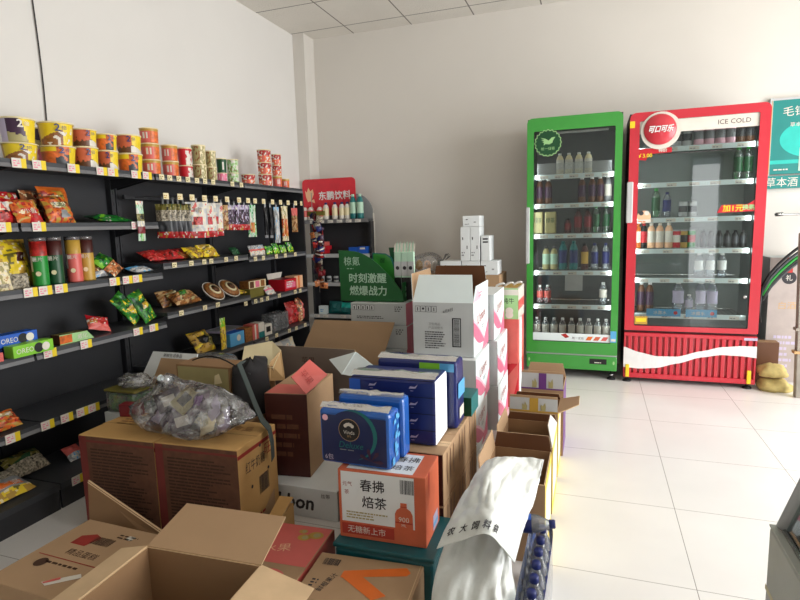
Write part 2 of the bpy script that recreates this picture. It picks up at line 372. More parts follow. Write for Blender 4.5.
# ---- pegs with hanging bags
def peg_bar(k, us):
    y0, y1 = BAYS[k]
    par = [o for o in bpy.data.objects if o.name.startswith('shelving_unit') and abs(o.location.y-(y0+y1)/2) < .01][0]
    m = MB(); m.box(-2.78, -2.76, y0+.01, y1-.01, 1.54, 1.565, 'shelf_dark'); bar = m.build('peg_bar', par, True)
    for i, u in enumerate(us):
        y = hit(u, 200, x=-2.53)[1]
        if not y0 < y < y1: continue
        h = MB(); h.tube([(-2.76, y, 1.553), (-2.54, y, 1.553), (-2.52, y, 1.565)], .0025, 'steel', 6); h.box(-2.518, -2.515, y-.023, y+.023, 1.532, 1.57, 'cream')
        h.lines(((-2.515, y-.023, 1.532), (0, 1, 0), (0, 0, 1)), .004, .04, .006, .03, 2, 'gold', dash=.012); h.build('peg_hook', bar, True)
PEGU = [164.5, 178.5, 190.5, 203, 214, 225.5, 237.5, 246.5, 253.5, 262, 271, 279, 286.5, 294, 300]
peg_bar('C', PEGU); peg_bar('D', PEGU)
# ---------------------------------------------------- generic packaging
def cup_mesh(r, h, look, seed=0):
    """look: list of (angle share, material); returns body and lid builders in local coords"""
    b = MB(); style = look; A = -math.pi*(.2 if style in ('purple', 'yellow', 'orange', 'gold') else .3)
    tp = .84 if style in ('purple', 'yellow', 'orange', 'gold') else .9
    prof = [(r*(tp-.03), 0), (r*tp, .004)]+[(r*(tp+(.95-tp)*k/21), h*(.04+.85*k/21)) for k in range(1, 22)]+[(r*.97, h*.92)]
    def fn(i, q):
        d = (q*2*math.pi-A+math.pi) % (2*math.pi)-math.pi; t = i/22; n = noise.noise(Vector((d*3.1+seed, t*4.3, seed*1.7)))
        if style == 'purple': return 'lilac' if d < -.75 else ('yellow' if d > .35+.5*(.5-t) else ('khaki' if t < .35+.2*n else 'plum'))
        if style == 'yellow': return ('yellow' if t > .6+.3*d else ('offwhite' if n > .25 else ('nut_brown' if d < .4 else 'yellow'))) if abs(d) < 1.2 else 'gold'
        if style == 'orange': return 'yellow' if (d > .35 and t > .55-.3*d) else ('offwhite' if (d > .2 and t < .4) else ('brown' if t < .35+.3*n else 'tea_orange'))
        if style == 'gold': return 'yellow' if (d > .55 or (t > .75 and d < -.2)) else ('darkgrey' if t < .45+.35*n and d > -.3 else 'noodle_orange')
        if style == 'small': return 'offwhite' if (.3 < t < .75 and (abs(d+.25) < .12 or abs(d-.1) < .1)) else ('gold' if t > .85 else ('salmon' if d < .5 else 'noodle_orange'))
        if style == 'red': return 'offwhite' if d > .35 and t < .9 and n < .2 else 'red'
        if style == 'beige': return 'khaki' if n > -.12 else ('nut_brown' if d < .2 else 'cream')
        if style == 'green': return 'offwhite' if abs(d-.3) < .15 and .2 < t < .8 else 'darkgreen'
        if style == 'palegreen': return 'offwhite' if n > .15 else ('olive' if n < -.25 else 'palegreen')
        if style == 'pink': return 'pink' if n > -.2 else 'pale_pink'
        return 'offwhite' if n > .2 else ('chilli' if t > .55 else ('noodle_orange' if n > -.1 else 'salmon'))
    b.lathe(prof, 'offwhite', seg=72, fn=fn)
    l = MB(); l.lathe([(r*.98, h*.92), (r*1.02, h*.94), (r*1.0, h*.985), (r*.96, h), (r*.4, h*1.0)], 'cream', seg=28)
    return b, l
def curved_print(mb, r0, r1, z0, z1, a0, a1, m, off=.001, n=6):
    for k in range(n):
        p = a0+(a1-a0)*k/n; q = a0+(a1-a0)*(k+1)/n
        mb.poly([((r0+off)*math.cos(p), (r0+off)*math.sin(p), z0), ((r0+off)*math.cos(q), (r0+off)*math.sin(q), z0), ((r1+off)*math.cos(q), (r1+off)*math.sin(q), z1), ((r1+off)*math.cos(p), (r1+off)*math.sin(p), z1)], m)
_cups = {}
def cup(u0, u1, lo, hgt, style, label, xp=-2.6, grp='instant noodle cups on the top shelf'):
    uc = (u0+u1)/2; v = 165
    p = hit(uc, v, x=xp); dep = abs(RM[2] @ (p-np.array([0, 0, CAMH]))); r = (u1-u0+1)*dep/FPX/2
    key = style
    if key not in _cups:
        t = thing('noodle_cup', label, 'noodle cup', (0, 0, 0), 0, grp)
        b, l = cup_mesh(.065, .105, style, len(_cups))
        A = -math.pi*.2
        # the side facing the aisle: panel, figure 2 and picture spot
        if style in ('purple', 'yellow', 'orange', 'gold'):
            fr = ((.0632*math.cos(A+.25), .0632*math.sin(A+.25), .055), (-math.sin(A+.25), math.cos(A+.25), 0), (0.12*math.cos(A), .12*math.sin(A), 1))
            b.txt(fr, '2', -.008, .022, .03, 'navy' if style != 'purple' else 'offwhite', 5, bold=.0012)
            b.txt(fr, '倍', .016, .022, .018, 'navy' if style != 'purple' else 'offwhite', 5)
        b.build('cup_body', t); l.build('cup_lid', t); _cups[key] = t
        t.location = (p[0], p[1], lo); t.scale = (r/.065, r/.065, hgt/.105)
    else:
        t = dup(_cups[key], (p[0], p[1], lo), random.uniform(-.3, .3), label, grp, (r/.065, r/.065, hgt/.105))
    return t
Z1 = ZT+.001
def stack(u0, u1, items, hs, xp=-2.6):
    z = Z1
    for (st, lb), h in zip(items, hs): cup(u0, u1, z, h, st, lb, xp); z += h+.001
stack(6, 37, [('yellow', 'yellow bowl noodle cup at the near end of the top shelf, under the purple one'), ('purple', 'large purple and yellow bowl noodle cup, topmost at the near end of the top shelf')], [.085, .115])
stack(44, 75, [('gold', 'black and yellow bowl noodle cup, lower of the second pair from the left'), ('yellow', 'large yellow bowl noodle cup, upper of the second pair from the left')], [.095, .115])
stack(36, 56, [('pink', 'dark pinkish cup at the back between the two largest noodle cups, lower one'), ('purple', 'dark purple cup at the back between the two largest noodle cups, upper one')], [.1, .1], -2.74)
stack(75, 98, [('orange', 'orange noodle cup, lower of the third pair from the left'), ('orange', 'orange noodle cup, upper of the third pair from the left')], [.112, .09])
stack(99, 118, [('orange', 'orange and yellow noodle cup, lower of the fourth pair from the left'), ('gold', 'brown and yellow noodle cup with three dark squares, upper of the fourth pair')], [.11, .088])
stack(119, 142, [('gold', 'orange and dark noodle cup, lower of the fifth pair from the left'), ('orange', 'taller orange noodle cup with dark squares, upper of the fifth pair')], [.11, .105])
stack(143, 160, [('small', 'small orange snack tub, bottom of the three-tub tower'), ('small', 'small orange snack tub, second up in the three-tub tower'), ('small', 'small orange snack tub, topmost in the three-tub tower')], [.093, .096, .09])
stack(163, 178, [('small', 'small orange tub right of the tub tower, lower one'), ('small', 'small orange tub right of the tub tower, upper one')], [.1, .1])
stack(179, 192, [('red', 'bright red cup beside the beige cups, lower one'), ('red', 'bright red cup beside the beige cups, upper one')], [.085, .115])
stack(193, 206, [('beige', 'beige cup right of the red cups, lower one'), ('beige', 'beige cup right of the red cups, upper larger one')], [.105, .13])
stack(206, 216, [('beige', 'slim beige cup before the green cups, lower one'), ('beige', 'slim beige cup before the green cups, upper one')], [.1, .11])
stack(217, 226, [('pink', 'low pink cup under the dark green cup'), ('green', 'dark green cup standing on the pink cup')], [.07, .105], -2.62)
stack(227, 238, [('palegreen', 'green and white cup, lower one under the pale green cup'), ('palegreen', 'pale green cup, upper one at the end of the cup row')], [.08, .1], -2.62)
stack(241, 254, [('redwhite', 'single low reddish cup left of the three-high red stack')], [.08])
stack(258, 271, [('redwhite', 'red and orange cup, bottom of the three-high stack at the far end'), ('redwhite', 'red cup, middle of the three-high stack at the far end'), ('redwhite', 'red and white cup, top of the three-high stack at the far end')], [.1, .095, .1])
stack(272, 281, [('small', 'orange cup at the far end beside the three-high stack, bottom'), ('redwhite', 'reddish cup beside the three-high stack, middle'), ('redwhite', 'greyish red cup beside the three-high stack, top')], [.1, .09, .09])
stack(281, 288, [('small', 'last small orange cup at the far end of the top shelf')], [.085])

def pillow(w, h, t, fn, nu=18, nv=22, seed=0, crimp=.07, mb=None):
    """sealed pouch standing on its lower edge, local x = width, z = height, front towards -y"""
    m = mb or MB(); r = seed*7.3
    for side in (-1, 1):
        def f(a, b, side=side):
            e = max(0, min(1, min(b, 1-b)/crimp)) ; g = (math.sin(math.pi*min(1, max(0, a)))**.5)*(math.sin(math.pi*min(1, max(0, b)))**.6)*e**.5
            x = (a-.5)*w*(1-.05*math.sin(math.pi*b)); z = b*h
            q = noise.noise(Vector((a*4+r, b*5, r)))*t*.35
            y = side*(t/2*g+q*g+abs(noise.noise(Vector((a*9+r, b*11, r))))*t*.16*g)+.0006*side
            return (x+noise.noise(Vector((b*6, r, 1)))*w*.02, y+noise.noise(Vector((a*3, b*3, r)))*t*.15, z)
        if side == -1: m.grid(f, nu, nv, fn)
        else: m.grid(lambda a, b: f(1-a, b), nu, nv, lambda a, b: fn(1-a, b))
    return m
ACC = {'red': ('chilli', 'offwhite', 'gold'), 'chilli': ('red', 'salmon', 'maroon'), 'noodle_orange': ('gold', 'chilli', 'cream'), 'snack_orange': ('gold', 'chilli', 'brown'), 'yellow': ('gold', 'cream', 'olive'), 'green': ('limegreen', 'darkgreen', 'offwhite'),
       'leafy': ('darkgreen', 'green', 'yellow'), 'nut_brown': ('tan', 'brown', 'khaki'), 'offwhite': ('lightgrey', 'cream', 'salmon'), 'gold': ('yellow', 'brown', 'olive'), 'plum': ('black', 'lilac', 'maroon'), 'snack_mix': ('brown', 'cream', 'chilli'), 'limegreen': ('green', 'yellow', 'offwhite'), 'mint': ('offwhite', 'green', 'palegreen'), 'olive': ('darkgreen', 'khaki', 'black'), 'lightgrey': ('grey', 'offwhite', 'skyblue'), 'purple': ('plum', 'lilac', 'black'), 'cream': ('khaki', 'offwhite', 'tan'), 'lilac': ('offwhite', 'purple', 'grey')}
def mottled(fn, seed):
    def g(a, b):
        mm = fn(a, b)
        if mm not in ACC: return mm
        n = noise.noise(Vector((a*4.5+seed*3.1, b*5.5, seed*1.7))); k = noise.noise(Vector((a*9+seed, b*11, seed*2.3)))
        return ACC[mm][0] if n > .22 else (ACC[mm][1] if k > .3 else (ACC[mm][2] if n < -.3 and k < .1 else mm))
    return g
def bands(*spec):
    """spec: (upper t, material) bottom to top"""
    def fn(a, b):
        for t, mm in spec:
            if b < t: return mm
        return spec[-1][1]
    return fn
def spot(a0, a1, b0, b1, mm, base):
    return lambda a, b: mm if a0 < a < a1 and b0 < b < b1 else base(a, b)
def pouch(name, label, cat, loc, w, h, t, fn, rz=-math.pi/2, tilt=0, roll=0, seed=0, txts=(), group=None):
    """rz turns the front (-y) ; tilt leans the pouch back about its bottom edge"""
    m = pillow(w, h, t, mottled(fn, seed), seed=seed)
    fr = ((-w/2, -t*.56, 0), (1, 0, 0), (0, 0, 1))
    for (s, a, b, hh, mm) in txts: m.txt(fr, s, a*w, b*h, hh, mm, 1, wmax=w*.8)
    R = Matrix.Rotation(rz, 4, 'Z') @ Matrix.Rotation(-tilt, 4, 'X') @ Matrix.Rotation(roll, 4, 'Y')
    m.v = [tuple(R @ Vector(v)) for v in m.v]
    zmin = min(v[2] for v in m.v); m.v = [(a, b, c-zmin) for a, b, c in m.v]
    o = m.build(name); o.location = loc
    return tag(o, label, cat, group)
RZ = math.pi/2    # front turned towards the aisle (+x)
def yy(u, v, x): return float(hit(u, v, x=x)[1])
L2, L3, L4, L5, L6 = 1.391, 1.086, .781, .436, .131
# bay A/B second level: orange snack bags
pouch('snack_bag', 'red snack bag at the left edge of the second shelf', 'snack bag', (-2.6, yy(3, 205, -2.6), L2), .16, .17, .06, spot(.2, .8, .3, .6, 'offwhite', bands((.3, 'chilli'), (1, 'red'))), RZ, .5, seed=1)
pouch('snack_bag', 'dark red snack bag lying behind at the left edge of the second shelf', 'snack bag', (-2.7, yy(8, 195, -2.7), L2), .17, .17, .06, bands((.5, 'darkred'), (1, 'red')), RZ, .4, seed=2)
pouch('snack_bag', 'orange snack bag with red corner leaning low beside the tall orange bags', 'snack bag', (-2.57, yy(30, 210, -2.57), L2), .14, .13, .05, spot(.45, 1, 0, .5, 'red', bands((1, 'noodle_orange'))), RZ, .5, seed=3, txts=[('小鱼', .5, .4, .03, 'offwhite')])
pouch('snack_bag', 'front tall orange snack bag with a pale title on the second shelf', 'snack bag', (-2.56, yy(62, 210, -2.56), L2), .15, .15, .055, spot(.2, .7, .5, .68, 'cream', spot(.45, .8, .15, .4, 'grey', bands((1, 'snack_orange')))), RZ, .45, seed=4, txts=[('大面筋', .5, .6, .028, 'darkgreen')])
pouch('snack_bag', 'rear tall orange snack bag with a dark picture on the second shelf', 'snack bag', (-2.70, yy(58, 195, -2.7), L2), .17, .2, .05, spot(.2, .7, .6, .75, 'cream', spot(.4, .75, .2, .55, 'darkgrey', bands((.85, 'snack_orange'), (1, 'orange')))), RZ, .25, seed=5, txts=[('大面筋', .5, .68, .028, 'darkgreen')])
pouch('snack_bag', 'dark brown snack bag half hidden behind the orange bags', 'snack bag', (-2.76, yy(36, 195, -2.76), L2), .13, .18, .05, bands((1, 'snack_mix')), RZ, .25, seed=6)
pouch('snack_bag', 'flat green bag lying at the back of the second shelf', 'snack bag', (-2.62, yy(118, 217, -2.62), L2), .22, .15, .035, bands((.5, 'green'), (1, 'darkgreen')), RZ, 1.35, seed=7)
def strip_pack(label, u, v0, v1, xp, w, fn, seed=0, cat='snack bag', name='snack_bag', t=.02, group=None):
    p0 = hit(u, v0, x=xp); p1 = hit(u, v1, x=xp); h = p0[2]-p1[2]
    return pouch(name, label, cat, (xp, p0[1], p1[2]), w, h, t, fn, RZ, .0, seed=seed, group=group)
strip_pack('white and green sachet hanging over the end of the second shelf', 139, 201, 241, -2.475, .055, bands((.2, 'mint'), (.35, 'darkred'), (.5, 'offwhite'), (.7, 'olive'), (.9, 'mint'), (1, 'offwhite')), 8)
# bay A/B third level
def pbox(name, label, cat, x0, x1, y0, y1, z0, h, mats, rz=0, group=None, prints=None, bev=.0015):
    w = x1-x0; d = y1-y0
    m = MB(); m.box(-w/2, w/2, -d/2, d/2, 0, h, mats, bev)
    if prints: prints(m, w, d, h)
    o = m.build(name); o.location = ((x0+x1)/2, (y0+y1)/2, z0); o.rotation_euler = (0, 0, rz); return tag(o, label, cat, group)
pouch('chip_bag', 'yellow chip bag leaning at the left of the third shelf', 'chip bag', (-2.64, yy(18, 270, -2.64), L3), .17, .235, .07, spot(.42, .72, .5, .68, 'maroon', spot(.75, 1, 0, 1, 'gold', bands((1, 'yellow')))), RZ, .25, seed=9, txts=[('Lay', .57, .6, .022, 'offwhite')])
pouch('snack_bag', 'small speckled bag standing before the yellow chip bag', 'snack bag', (-2.55, yy(21, 288, -2.55), L3), .09, .07, .04, bands((1, 'speckle')), RZ, .15, seed=10)
pouch('snack_bag', 'cream coloured bag at the left edge of the third shelf', 'snack bag', (-2.53, yy(2, 280, -2.53), L3), .09, .13, .03, spot(.2, .8, .1, .25, 'speckle', bands((1, 'cream'))), RZ, .1, seed=11)
def tube_can(u, label, c1, c2, xp=-2.57, h=.235, r=.036):
    y = yy(u, 280, xp); t = thing('chip_tube', label, 'chip tube', (xp, y, L3), 0, 'chip tubes on the third shelf')
    m = MB(); m.lathe([(r, 0), (r, .006), (r, h*.3), (r, h*.62), (r, h-.018)], c1, seg=24, fn=lambda i, q: (c2 if i == 3 else ('offwhite' if (.62 < q < .72 and i == 2) else c1)))
    fr = ((r*math.cos(-.9), r*math.sin(-.9), 0), (-math.sin(-.9), math.cos(-.9), 0), (0, 0, 1)); m.disc(fr, 0, .06, .012, 'cream', 2, 12); m.txt(fr, '薯片', 0, .13, .022, 'offwhite', 3)
    m.build('tube_body', t); l = MB(); l.lathe([(r+.001, h-.018), (r+.0015, h-.004), (r*.95, h), (r*.3, h)], 'clear_plastic', seg=24); l.lathe([(r-.001, h-.018), (r-.002, h-.003)], 'maroon', seg=20); l.build('tube_lid', t)
tube_can(41.5, 'bright green chip tube, leftmost on the third shelf', 'green', 'chilli'); tube_can(57, 'dark green chip tube, second from the left', 'darkgreen', 'maroon')
tube_can(76, 'red chip tube with yellow top, third from the left', 'salmon', 'gold'); tube_can(88.5, 'golden yellow chip tube, rightmost of the four', 'gold', 'maroon')
pouch('snack_bag', 'low brown and silver bag beside the golden chip tube', 'snack bag', (-2.6, yy(105, 275, -2.6), L3), .13, .09, .05, bands((.3, 'lightgrey'), (1, 'snack_mix')), RZ, .8, seed=12)
pouch('snack_bag', 'green and brown noodle snack bag leaning on the third shelf', 'snack bag', (-2.57, yy(119, 270, -2.57), L3), .12, .15, .06, spot(0, .5, .5, 1, 'green', bands((.45, 'snack_mix'), (1, 'leafy'))), RZ, .75, roll=-.5, seed=13)
pouch('snack_bag', 'pale blue flat bag lying on the third shelf end', 'snack bag', (-2.58, yy(145, 272, -2.58), L3), .16, .09, .03, bands((.5, 'lightgrey'), (1, 'skyblue')), RZ, 1.3, seed=14)
# fourth level: biscuit boxes
def biscuit(m, w, d, h, c='navy'):
    fr = RIGHT(w, d); m.disc(fr, d*.62, h*.5, h*.42, 'black', 1, 20); m.disc(fr, d*.8, h*.5, h*.36, 'offwhite', 2, 16); m.txt(fr, 'OREO', d*.28, h*.5, h*.42, 'offwhite', 2, wmax=d*.42)
pbox('biscuit_pack', 'blue sandwich biscuit pack on top of the stack at the left', 'biscuit pack', -2.6, -2.53, yy(-2, 345, -2.53), yy(38, 340, -2.53), L4+.047, .055, {'*': 'blue'}, prints=biscuit)
pbox('biscuit_pack', 'dark navy biscuit pack under the blue one', 'biscuit pack', -2.62, -2.54, yy(-2, 355, -2.53), yy(36, 345, -2.53), L4, .046, {'*': 'navy'})
pbox('biscuit_pack', 'lime green sandwich biscuit pack at the front of the fourth shelf', 'biscuit pack', -2.525, -2.465, yy(13, 350, -2.465), yy(53, 340, -2.465), L4-.0, .055, {'*': 'limegreen'}, prints=biscuit)
pbox('biscuit_pack', 'small orange pack at the left end beside the lime biscuits', 'biscuit pack', -2.53, -2.47, yy(-6, 350, -2.47), yy(3, 352, -2.47), L4, .04, {'*': 'salmon'})
m = MB(); a = yy(58, 338, -2.53); b = yy(92, 330, -2.53)
m.mesh([(-.03, 0, 0), (.03, 0, 0), (.03, 0, .05), (-.03, 0, .05), (-.03, b-a, 0), (.03, b-a, 0), (.03, b-a-.04, .045), (-.03, b-a-.04, .045)], [(0, 1, 2, 3), (4, 7, 6, 5), (1, 5, 6, 2), (0, 3, 7, 4), (3, 2, 6, 7), (0, 4, 5, 1)], ['brown', 'orange', 'palegreen', 'orange', 'olive', 'orange'])
m.rect(((.03, 0, 0), (0, 1, 0), (0, 0, 1)), .0, .07, .004, .045, 'snack_orange'); m.txt(((.03, 0, 0), (0, 1, 0), (0, 0, 1)), '威化', .13, .024, .028, 'offwhite')
o = m.build('wafer_box', loc=(-2.55, a, L4)); tag(o, 'slanted green and orange wafer box on the fourth shelf', 'wafer box')
pouch('snack_bag', 'small red pointed sachet beside the wafer box', 'snack bag', (-2.58, yy(100, 330, -2.58), L4), .13, .1, .045, bands((.3, 'salmon'), (1, 'red')), RZ, .7, roll=.35, seed=15)
# fifth and sixth level
pouch('bread_pack', 'orange twisted bread pack at the left edge of the fifth shelf', 'bread pack', (-2.55, yy(6, 425, -2.55), L5), .16, .1, .06, spot(.1, .9, .55, .8, 'cream', bands((1, 'snack_orange'))), RZ, .8, seed=16)
pouch('snack_bag', 'clear and yellow snack bag lying on the base deck', 'snack bag', (-2.50, yy(15, 488, -2.5), L6), .2, .19, .05, spot(.1, .9, .25, .45, 'orange', bands((.25, 'yellow'), (.6, 'grey'), (1, 'speckle'))), RZ, 1.2, seed=17, txts=[('鱼豆腐', .5, .34, .035, 'offwhite')])
pouch('snack_bag', 'crumpled clear bag behind the yellow snack bag on the base deck', 'snack bag', (-2.66, yy(32, 465, -2.66), L6), .2, .14, .07, bands((.5, 'speckle'), (1, 'olive')), RZ, .9, seed=18)
pouch('snack_bag', 'red and white packet lying at the right of the base deck', 'snack bag', (-2.6, yy(78, 456, -2.6), L6), .09, .09, .04, bands((.4, 'lightgrey'), (1, 'salmon')), RZ, .8, seed=19)
# ---- bay C/D : hanging bags
def hang(u, v0, v1, w, fn, label, seed=0, xp=-2.56, rz=RZ-.55, t=.03, txts=(), name='hanging_snack_bag'):
    p0 = hit(u, v0, x=xp); h = max(.08, p0[2]-hit(u, v1, x=xp)[2])
    m = pillow(w, h, t, mottled(fn, seed), seed=seed)
    fr = ((-w/2, -t*.56, 0), (1, 0, 0), (0, 0, 1))
    for (s, a, b, hh, mm) in txts: m.txt(fr, s, a*w, b*h, hh, mm, 1, wmax=w*.8)
    m.box(-.006, .006, -.001, .001, h-.004, max(h+.004, 1.55-p0[2]+h), 'grey')
    R = Matrix.Rotation(rz, 4, 'Z'); m.v = [tuple(R @ Vector(v)) for v in m.v]
    o = m.build(name); o.location = (xp, p0[1], p0[2]-h); return tag(o, label, 'snack bag', 'snack bags hanging from the pegs')
wb = spot(.25, .75, .35, .6, 'chilli', bands((.16, 'red'), (1, 'offwhite')))
gb = bands((.18, 'red'), (.5, 'darkgrey'), (.8, 'speckle'), (1, 'olive'))
for i, u in enumerate((163, 168, 173, 178, 183)):
    hang(u, 204, 238, .1, gb, 'grey and red hanging snack bag, %s of the five before the white bags' % ordl(i, 5), 20+i, rz=RZ-1.15)
hang(196, 202, 238, .15, wb, 'large white and red snack bag hanging at the front', 26, txts=[('海苔', .5, .78, .03, 'maroon')], xp=-2.54)
hang(207, 203, 237, .12, wb, 'white and red snack bag hanging right behind the large white one', 27)
hang(214, 203, 236, .11, wb, 'white and red snack bag seen mostly from its edge', 28, rz=RZ-.9)
hang(221, 205, 230, .1, bands((1, 'nut_brown')), 'orange brown hanging snack bag right of the white bags', 29)
pl = bands((.22, 'red'), (.8, 'plum'), (1, 'lilac'))
for i, u in enumerate((229, 234, 239, 244)): hang(u, 205, 230, .08, pl, 'dark plum bag with a red foot, %s of the four hanging' % ordl(i, 4), 30+i)
hang(251, 205, 237, .07, spot(.2, .8, .15, .45, 'noodle_orange', bands((1, 'mint'))), 'tall pale green bag hanging right of the plum bags', 35)
for i, u in enumerate((265, 270)): hang(u, 207, 238, .03, bands((.1, 'grey'), (1, 'black')), 'thin black stick pack hanging, %s of the two' % ('left' if i == 0 else 'right'), 36+i)
hang(276, 207, 243, .05, bands((1, 'lightgrey')), 'narrow pale bag hanging beside the sausage pack', 38)
hang(284, 206, 241, .06, bands((.15, 'cream'), (.65, 'noodle_orange'), (1, 'cream')), 'reddish sausage pack hanging near the far end', 39)
hang(294, 208, 232, .06, bands((.7, 'nut_brown'), (1, 'salmon')), 'brown sausage pack hanging last in the row', 40)
# garland of sachets at the end post (u 300-315, v 212-300)
g = thing('sachet_strip', 'long strip of small dark and red sachets hanging at the shelf end', 'sachet strip', (-2.45, 4.65, .72))
r = random.Random(4)
for i in range(54):
    z = 1.42-i*.0125; mm = r.choice(['plum', 'darkred', 'speckle', 'navy', 'maroon', 'chilli', 'darkgrey', 'black', 'black', 'snack_mix'])
    q = pillow(.05+r.uniform(0, .03), .055, .02, bands((.4, mm), (.6, 'offwhite' if r.random() < .22 else mm), (1, mm)), 5, 5, i)
    R = Matrix.Rotation(r.uniform(-.9, .9), 4, 'Z') @ Matrix.Rotation(r.uniform(-.4, .4), 4, 'Y'); q.v = [tuple(R @ Vector(v)) for v in q.v]
    o = q.build('sachet', g); o.location = (r.uniform(-.04, .04), r.uniform(-.02, .02), z-.72)
m = MB(); m.box(-.09, .09, -.004, .004, .72, .76, 'olive'); m.tube([(0, 0, 0), (0, 0, .74)], .003, 'steel', 6); m.tube([(0, 0, .74), (-.02, -.04, .79), (-.02, -.04, .93)], .003, 'steel', 6); m.build('hanger_rod', g)
# bay C third level and below
C3 = 1.141; D3 = 1.121; C4 = .831; D4 = .791; D5 = .466; C5 = .471
for i, (u, xp, c) in enumerate(((152, -2.6, 'chilli'), (165, -2.66, 'red'), (176, -2.6, 'chilli'), (187, -2.63, 'snack_mix'))):
    zz = C3 if yy(u, 255, xp) > 2.72 else L3
    pouch('snack_bag', 'flat red snack bag, %s of the four lying on the third shelf' % ordl(i, 4), 'snack bag', (xp, max(yy(u, 255, xp), 2.80), C3), .16, .12, .045, bands((.4, c), (1, 'chilli')), RZ, 1.1, seed=50+i)
pouch('snack_bag', 'orange yellow snack bag left of the bright yellow one', 'snack bag', (-2.58, yy(198, 253, -2.58), C3), .14, .11, .05, bands((1, 'gold')), RZ, .9, seed=55)
pouch('snack_bag', 'bright yellow crumpled snack bag on the third shelf', 'snack bag', (-2.57, yy(212, 252, -2.57), C3), .17, .12, .06, spot(.3, .6, .2, .6, 'gold', bands((1, 'yellow'))), RZ, .8, seed=56)
pouch('snack_bag', 'small dark green sachet right of the yellow bag', 'snack bag', (-2.6, yy(237, 252, -2.6), C3), .09, .07, .03, bands((1, 'darkgreen')), RZ, .7, seed=57)
for i in range(3):
    pouch('snack_bag', 'small white and grey sachet, %s of the three in the tray' % ordl(i, 3), 'snack bag', (-2.57, yy(253+i*5, 251, -2.57), D3), .07, .085, .03, bands((.4, 'offwhite'), (.6, 'salmon'), (1, 'lightgrey')), RZ, .3, seed=58+i)
for i in range(4):
    pouch('snack_bag', 'bright green sachet, %s of the four at the far end' % ordl(i, 4), 'snack bag', (-2.57, yy(270+i*7, 248, -2.57), D3), .09, .07+.02*(i % 2), .03, bands((.5, 'limegreen'), (1, 'green')), RZ, .35, seed=62+i)
# fourth level: breads, greens
pouch('snack_bag', 'green snack bag leaning left at the end of the fourth shelf', 'snack bag', (-2.6, yy(138, 310, -2.6), .781), .11, .2, .06, spot(.3, .7, .3, .5, 'yellow', bands((1, 'leafy'))), RZ, .4, roll=-.55, seed=70)
pouch('snack_bag', 'green snack bag leaning right with yellow print', 'snack bag', (-2.56, yy(150, 308, -2.56), .781), .11, .2, .06, spot(.3, .7, .4, .6, 'yellow', bands((1, 'leafy'))), RZ, .35, roll=-.3, seed=71)
pouch('bread_pack', 'brown bread pack left behind on the fourth shelf', 'bread pack', (-2.66, max(2.80, yy(172, 300, -2.66)), C4), .17, .12, .09, spot(.3, .7, .4, .7, 'cream', bands((1, 'nut_brown'))), RZ, .6, seed=72)
pouch('bread_pack', 'brown bread pack with a green label in front', 'bread pack', (-2.56, yy(190, 305, -2.56), C4), .24, .12, .09, spot(.3, .6, .5, .9, 'leafy', bands((1, 'nut_brown'))), RZ, 1.0, seed=73)
def dish(u, label, seed):
    t = thing('round_biscuit_tub', label, 'biscuit tub', (-2.605, yy(u, 296, -2.605), C4), 0, 'round biscuit tubs on the fourth shelf')
    m = MB(); m.lathe([(.07, 0), (.088, .02), (.09, .026)], 'offwhite', seg=24); m.lathe([(.084, .027), (.07, .04), (.03, .048), (.0, .048)], 'nut_brown', seg=24); n = MB(); n.lathe([(.05, .046), (.04, .05), (.0, .051)], 'cream', seg=20)
    n.lathe([(.034, .052), (.0, .0525)], 'brown', seg=18)
    for q in (m, n):
        R = Matrix.Translation((0, 0, .05)) @ Matrix.Rotation(.75, 4, 'Y'); q.v = [tuple(R @ Vector(v)) for v in q.v]
    zmin = min(v[2] for v in m.v)
    for q in (m, n): q.v = [(a, b, c-zmin) for a, b, c in q.v]
    m.build('tub', t); n.build('label_disc', t)
dish(212, 'round brown biscuit tub leaning on the fourth shelf, left one', 1); dish(228, 'round brown biscuit tub leaning on the fourth shelf, right one', 2)
pouch('snack_bag', 'flat gold bag lying before the stacked tins', 'snack bag', (-2.55, yy(242, 298, -2.55), C4-.0), .15, .09, .03, bands((1, 'gold')), RZ, 1.35, seed=75)
pbox('snack_box', 'olive green snack box, lower of the two stacked at bay joint', 'snack box', -2.66, -2.56, yy(250, 290, -2.56), yy(265, 290, -2.56), D4, .07, {'*': 'olive'})
pbox('snack_box', 'brown and cream snack box on the olive one', 'snack box', -2.66, -2.57, yy(250, 285, -2.56), yy(267, 285, -2.56), D4+.071, .06, {'*': 'nut_brown', 'right': 'cream'}, prints=lambda m, w, d, h: [m.rect(RIGHT(w, d), d*(.05+k*.32), d*(.28+k*.32), .005, h-.005, c) for k, c in enumerate(('brown', 'pink', 'nut_brown'))])
m = thing('candy_box', 'red open candy box with white rim near the far end', 'candy box', (-2.6, yy(283, 287, -2.6), D4))
q = MB(); q.box(-.08, .08, -.1, .1, 0, .10, {'*': 'red', 'top': 'darkred'}); q.rect(RIGHT(.16, .2), .02, .18, .02, .07, 'pink'); q.lines(RIGHT(.16, .2), .03, .16, .03, .09, 3, 'offwhite', 3, .03); q.build('box_body', m)
q = MB(); q.slab([(-.08, -.11, .1), (-.08, .1, .1), (-.075, .12, .15), (-.075, -.13, .15)], .003, 'offwhite'); q.build('box_lid', m)
pouch('snack_bag', 'pink and white packet before the red candy box', 'snack bag', (-2.52, yy(272, 293, -2.52), D4), .13, .09, .03, bands((.4, 'offwhite'), (.6, 'pink'), (1, 'offwhite')), RZ, .7, seed=76)
pbox('snack_box', 'small orange striped box at the far end of the fourth shelf', 'snack box', -2.64, -2.54, yy(295, 285, -2.54), yy(303, 285, -2.54), D4, .11, {'*': 'peach'}, prints=lambda m, w, d, h: m.rect(RIGHT(w, d), d*.4, d*.6, 0, h, 'orange'))
